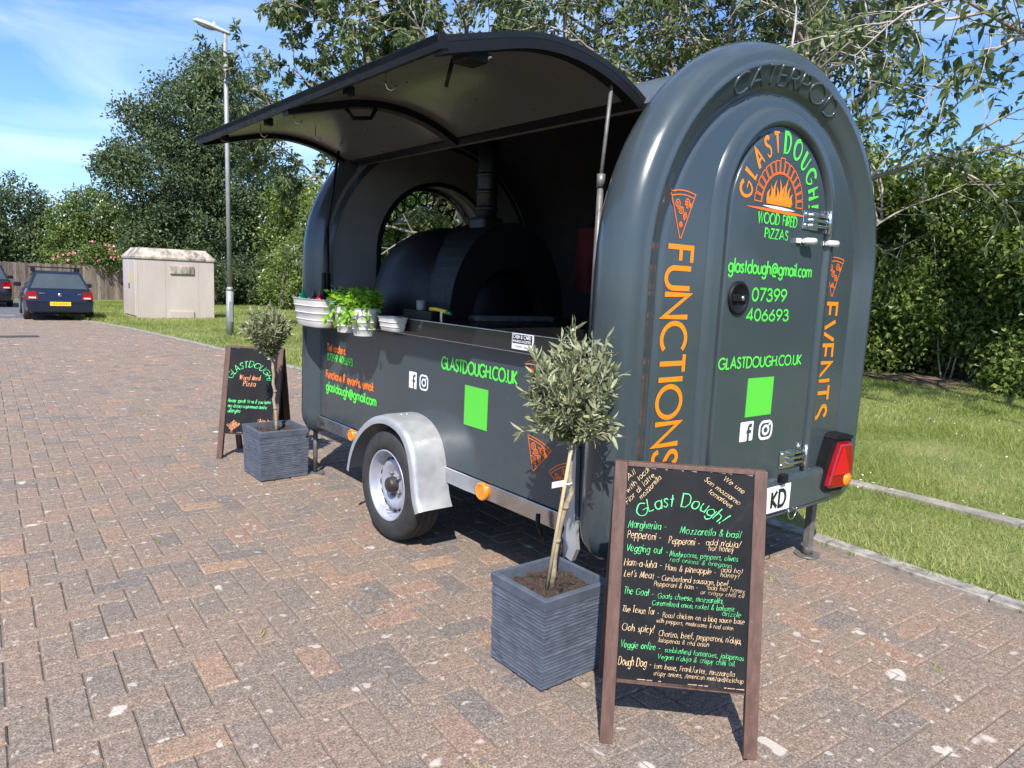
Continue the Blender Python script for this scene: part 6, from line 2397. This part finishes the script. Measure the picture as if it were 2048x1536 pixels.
# brown close-board fence
def fence():
    t = thing('wooden_fence', 'weathered brown close-board timber fence behind the parked cars', 'fence', (3.2, 41.75, gz(41.75)))
    m, tt, b = new_mat('weathered_fence_boards')
    a = node(tt, 'ShaderNodeAttribute', attribute_name='tint')
    r = ramp(tt, a.outputs['Fac'], [(0, (.15, .105, .085)), (.5, (.26, .195, .16)), (1, (.40, .33, .28))])
    n = noise(tt, 4, 6, .7, stretch=(6, 6, .5))
    r2 = ramp(tt, n.outputs[0], [(.35, (.55, .5, .5)), (.65, (1.35, 1.35, 1.35))])
    tt.links.new(mixc(tt, 1.0, r.outputs[0], r2.outputs[0], 'MULTIPLY'), b.inputs['Base Color'])
    b.inputs['Roughness'].default_value = .9
    rng = random.Random(12)
    d = Vector((.90, .436, 0)); nv = Vector((.436, -.90, 0))
    o = Vector((3.16, 41.75, 0))
    V, F, T = [], [], []
    s = -14.0
    while s < 14:
        w = rng.uniform(.12, .15)
        p = o + d * s
        z0 = gz(p.y)
        h = 1.78 + rng.uniform(-.03, .03)
        th = rng.uniform(.018, .03)
        lean = rng.uniform(-.012, .012)
        k = len(V)
        for (a_, q, z) in ((0, 0, 0), (w - .006, 0, 0), (w - .006, th, 0), (0, th, 0), (lean, 0, h), (w - .006 + lean, 0, h), (w - .006 + lean, th, h), (lean, th, h)):
            v = p + d * a_ + nv * q
            V.append((v.x, v.y, z0 + z))
        for f in ((0, 1, 5, 4), (1, 2, 6, 5), (2, 3, 7, 6), (3, 0, 4, 7), (4, 5, 6, 7)):
            F.append(tuple(i + k for i in f))
        T += [min(1, max(0, rng.gauss(.5, .25)))] * 8
        s += w
    np_mesh('boards', np.array(V), np.array(F), m, t, tint=np.array(T))
    mb = MB()
    for s in np.arange(-14, 14, 2.4):
        p = o + d * float(s)
        mb.box((p.x - .06, p.y - .0 + .04, gz(p.y)), (p.x + .06, p.y + .16, gz(p.y) + 1.7))
    mb.build('posts', M_['wood'], t)


fence()


# ------------------------------------------------------------------ parked cars
def car(origin, yaw, label, col, Lc, Wc, Hc, roof_bars=False, estate=.0, rich=True):
    t = thing('parked_car', label, 'car', origin, yaw, 'parked cars')
    Mt = Matrix.Translation(origin) @ Matrix.Rotation(yaw, 4, 'Z')
    paint = surf('car_paint_' + label.split()[0], col, .22, .2, var=.08, vs=3, coat=.6)
    glass = surf('dark_car_glass', (.045, .06, .065), .07, var=.2, vs=2, rvar=.02, coat=.4)
    hw = Wc / 2
    belt = Hc * .635
    W = lambda x, y, z: Mt @ Vector((x, y, z))
    st = [(-.02, .80, .30, .52), (.0, .86, .24, belt * .66), (.05, .93, .22, belt * .97), (.16, .97, .21, belt), (.7, 1.0, .20, belt + .01), (Lc * .5, 1.0, .19, belt - .02), (Lc * .70, .99, .19, belt - .05), (Lc * .80, .97, .20, belt - .10), (Lc * .93, .90, .22, belt - .24), (Lc - .03, .78, .26, belt - .34), (Lc, .70, .34, .52)]
    loops = []
    for y, k, zl, zh in st:
        w = hw * k
        half = [(w * .86, zl), (w * .965, zl + .10), (w * .995, zl + (zh - zl) * .45), (w, zl + (zh - zl) * .62), (w * .975, zl + (zh - zl) * .86), (w * .92, zh - .008), (w * .84, zh + .008)]
        lp = [W(x, y, z) for x, z in half] + [W(0, y, zh + .018)] + [W(-x, y, z) for x, z in reversed(half)] + [W(0, y, zl)]
        loops.append(lp)
    mb = MB()
    mb.loft(loops, caps=True)
    ry0, ry1 = .50 - estate * .3, Lc * .50
    b0, b1 = .10, Lc * .70
    rw = hw * .66
    zb_, zr = belt - .01, Hc
    low = [(hw * .88, b0), (hw * .90, .9), (hw * .90, Lc * .5), (hw * .84, b1)]
    hig = [(rw, ry0), (rw * 1.02, 1.0), (rw * 1.0, Lc * .42), (rw * .95, ry1)]
    L1 = [W(x, y, zb_) for x, y in low] + [W(-x, y, zb_) for x, y in reversed(low)]
    L2 = [W(x, y, zr - .06) for x, y in hig] + [W(-x, y, zr - .06) for x, y in reversed(hig)]
    L3 = [W(x * .90, y * .97 + .05, zr - .012) for x, y in hig] + [W(-x * .90, y * .97 + .05, zr - .012) for x, y in reversed(hig)]
    mb.loft([L1, L2, L3], smooth=False, caps=True)
    body = mb.build('body', paint, t, fix=True, auto=32)
    # windows a little proud of the body
    def pane(name, pts):
        c = sum((Vector(p) for p in pts), Vector()) / len(pts)
        nrm = (Vector(pts[1]) - Vector(pts[0])).cross(Vector(pts[2]) - Vector(pts[0])).normalized()
        ctr = W(0, Lc * .35, belt)
        if nrm.dot(c - ctr) < 0: nrm = -nrm
        mb = MB()
        a = [Vector(p) - nrm * .004 for p in pts]; b = [Vector(p) + nrm * .006 for p in pts]
        mb.loft([a, b], smooth=False, caps=True)
        return mb.build(name, glass, body, fix=True)
    zt = zr - .085
    lerp = lambda a, b, f: a + (b - a) * f
    f0, f1 = .06, .93
    def rp(x, f): return W(x, lerp(b0, ry0, f), lerp(zb_, zr - .06, f))
    pane('rear_window', [rp(-hw * .80, f0), rp(hw * .80, f0), rp(rw * .90, f1), rp(-rw * .90, f1)])
    def sp(s, y0, y1, f):
        x = lerp(hw * .895, rw * 1.015, f)
        return W(s * x, lerp(y0, y1, f), lerp(zb_, zr - .06, f))
    for s in (-1, 1):
        pane('side_window', [sp(s, .45, .75, .08), sp(s, 1.30, 1.30, .08), sp(s, 1.30, 1.30, .9), sp(s, .45, .75, .9)])
        pane('side_window', [sp(s, 1.38, 1.38, .08), sp(s, Lc * .64, Lc * .50, .08), sp(s, Lc * .62, Lc * .475, .9), sp(s, 1.38, 1.38, .9)])
    # lower bumper and lights
    mb = MB()
    q = [W(x, y, z) for x, y, z in ((-hw * .90, -.035, .27), (hw * .90, -.035, .27), (hw * .95, -.03, .56), (-hw * .95, -.03, .56))]
    q2 = [W(x, y, z) for x, y, z in ((-hw * .97, .25, .27), (hw * .97, .25, .27), (hw * 1.01, .25, .56), (-hw * 1.01, .25, .56))]
    mb.loft([q, q2], smooth=False, caps=True)
    mb.build('rear_bumper', paint, t, fix=True)
    for s in (-1, 1):
        mb = MB()
        pts = [(s * hw * .60, belt * .68), (s * hw * .945, belt * .66), (s * hw * .93, belt * .93), (s * hw * .66, belt * .93)]
        mb.loft([[W(x, .035, z) for x, z in pts], [W(x, -.022 + .02 * (abs(x) > hw * .8), z) for x, z in pts]], smooth=False, caps=True)
        tlp = mb.build('tail_light', m_red, t, fix=True)
        mb = MB()
        mb.box((0, 0, 0), (hw * .2, .012, .05), M=Mt @ Matrix.Translation((s * hw * .77 - hw * .1, -.030, belt * .70)))
        mb.build('reversing_lamp', flat('pale_lens', (.6, .5, .48), .3), tlp)
        mb = MB()
        mb.rbox((-.10, -.05, -.06), (.10, .06, .07), .03, M=Mt @ Matrix.Translation((s * (hw + .07), Lc * .56, belt + .06)))
        mb.build('wing_mirror', M_['black'] if not rich else paint, t)
    mb = MB()
    mb.rbox((-.26, -.048, .43 + .0), (.26, -.034, .545), .003, M=Mt)
    pl = mb.build('number_plate', flat('yellow_plate', (.80, .52, .02), .4), t)
    mb = MB()
    for k, wv in enumerate((.045, .03, .05, .045, .03)):
        mb.box((-.19 + k * .082, -.0505, .47), (-.19 + k * .082 + wv, -.0485, .51), M=Mt)
    mb.build('plate_smudges', flat('faded_plate_print', (.38, .25, .03), .5), pl)
    if rich:
        mb = MB()
        Mb = Mt @ Matrix.Translation((0, .0, belt * .82)) @ frame((0, -.002, 0), (1, 0, 0), (0, .10, 1))
        mb.lathe([(.055, -.01), (.055, .012), (.048, .018), (0, .019)], Mb, 24)
        eb_ = mb.build('badge', M_['steel'], t)
        ln = Lines(lambda u, v, n: Mb @ Vector((u, v, .019 + n)), .001)
        ln.stroke([(-.02, .042), (0, .008), (.02, .042)], .008)
        ln.stroke([(-.038, .02), (-.017, -.038), (0, -.004), (.017, -.038), (.038, .02)], .008)
        ln.build('badge_emblem', flat('dark_badge_print', (.05, .06, .09), .4), eb_)
        mb = MB()
        mb.box((-.52, -.006, belt * .86), (-.38, .0, belt * .86 + .02), M=Mt)
        mb.box((.44, -.006, belt * .84), (.52, .0, belt * .84 + .02), M=Mt)
        mb.build('tailgate_lettering', M_['steel'], t)
        mb = MB()
        mb.rbox((-.22, .12, belt + .10), (-.04, .30, belt + .27), .03, M=Mt @ Matrix.Translation((.0, .22, -.08)))
    for s in (-1, 1):
        for yy in (Lc * .17 + .05, Lc * .79):
            mb = MB()
            Mw = Mt @ frame((s * (hw - .09), yy, .305), (0, 1, 0), (0, 0, s))
            mb.lathe([(.19, .09), (.25, .098), (.29, .09), (.305, .07), (.305, -.07), (.29, -.09), (.19, -.09)], Mw, 30)
            w = mb.build('wheel', M_['rubber'], t)
            mb = MB()
            mb.lathe([(.192, .09), (.18, .098), (.165, .07), (.06, .065), (.04, .085), (0, .086)], Mw, 24)
            for k in range(7):
                a = 2 * math.pi * k / 7
                mb.box((.05, -.022, .07), (.17, .022, .09), M=Mw @ Matrix.Rotation(a, 4, 'Z'))
            mb.build('rim', M_['silver'], w)
            mb = MB()
            mb.lathe([(.34, .10), (.345, .085), (.345, -.1)], Mw @ Matrix.Translation((0, 0, .012)), 24, a0=math.pi * (.0), a1=math.pi * 2)
    # dark underside
    mb = MB()
    mb.rbox((-hw * .82, .25, .17), (hw * .82, Lc - .3, .24), .02, M=Mt)
    mb.build('underside', M_['black'], t)
    if roof_bars:
        for yy in (1.15, 2.0):
            mb = MB()
            mb.rbox((-rw - .08, yy - .03, Hc + .075), (rw + .08, yy + .03, Hc + .105), .008, M=Mt)
            for s in (-1, 1):
                mb.rbox((s * rw * .98 - .04, yy - .04, Hc - .05), (s * rw * .98 + .04, yy + .04, Hc + .08), .01, M=Mt)
            mb.build('roof_bar', M_['black'], t)
    return t


car((3.08, 24.75, gz(24.9)), R(-3.0), 'dark blue hatchback with black roof bars parked at the end of the brick drive', (.007, .010, .026), 4.15, 1.76, 1.42, roof_bars=True)
car((1.72, 33.6, gz(34)), R(-1), 'black car half out of frame, parked on the asphalt beyond the blue hatchback', (.012, .013, .017), 4.6, 1.9, 1.62, estate=.6, rich=False)
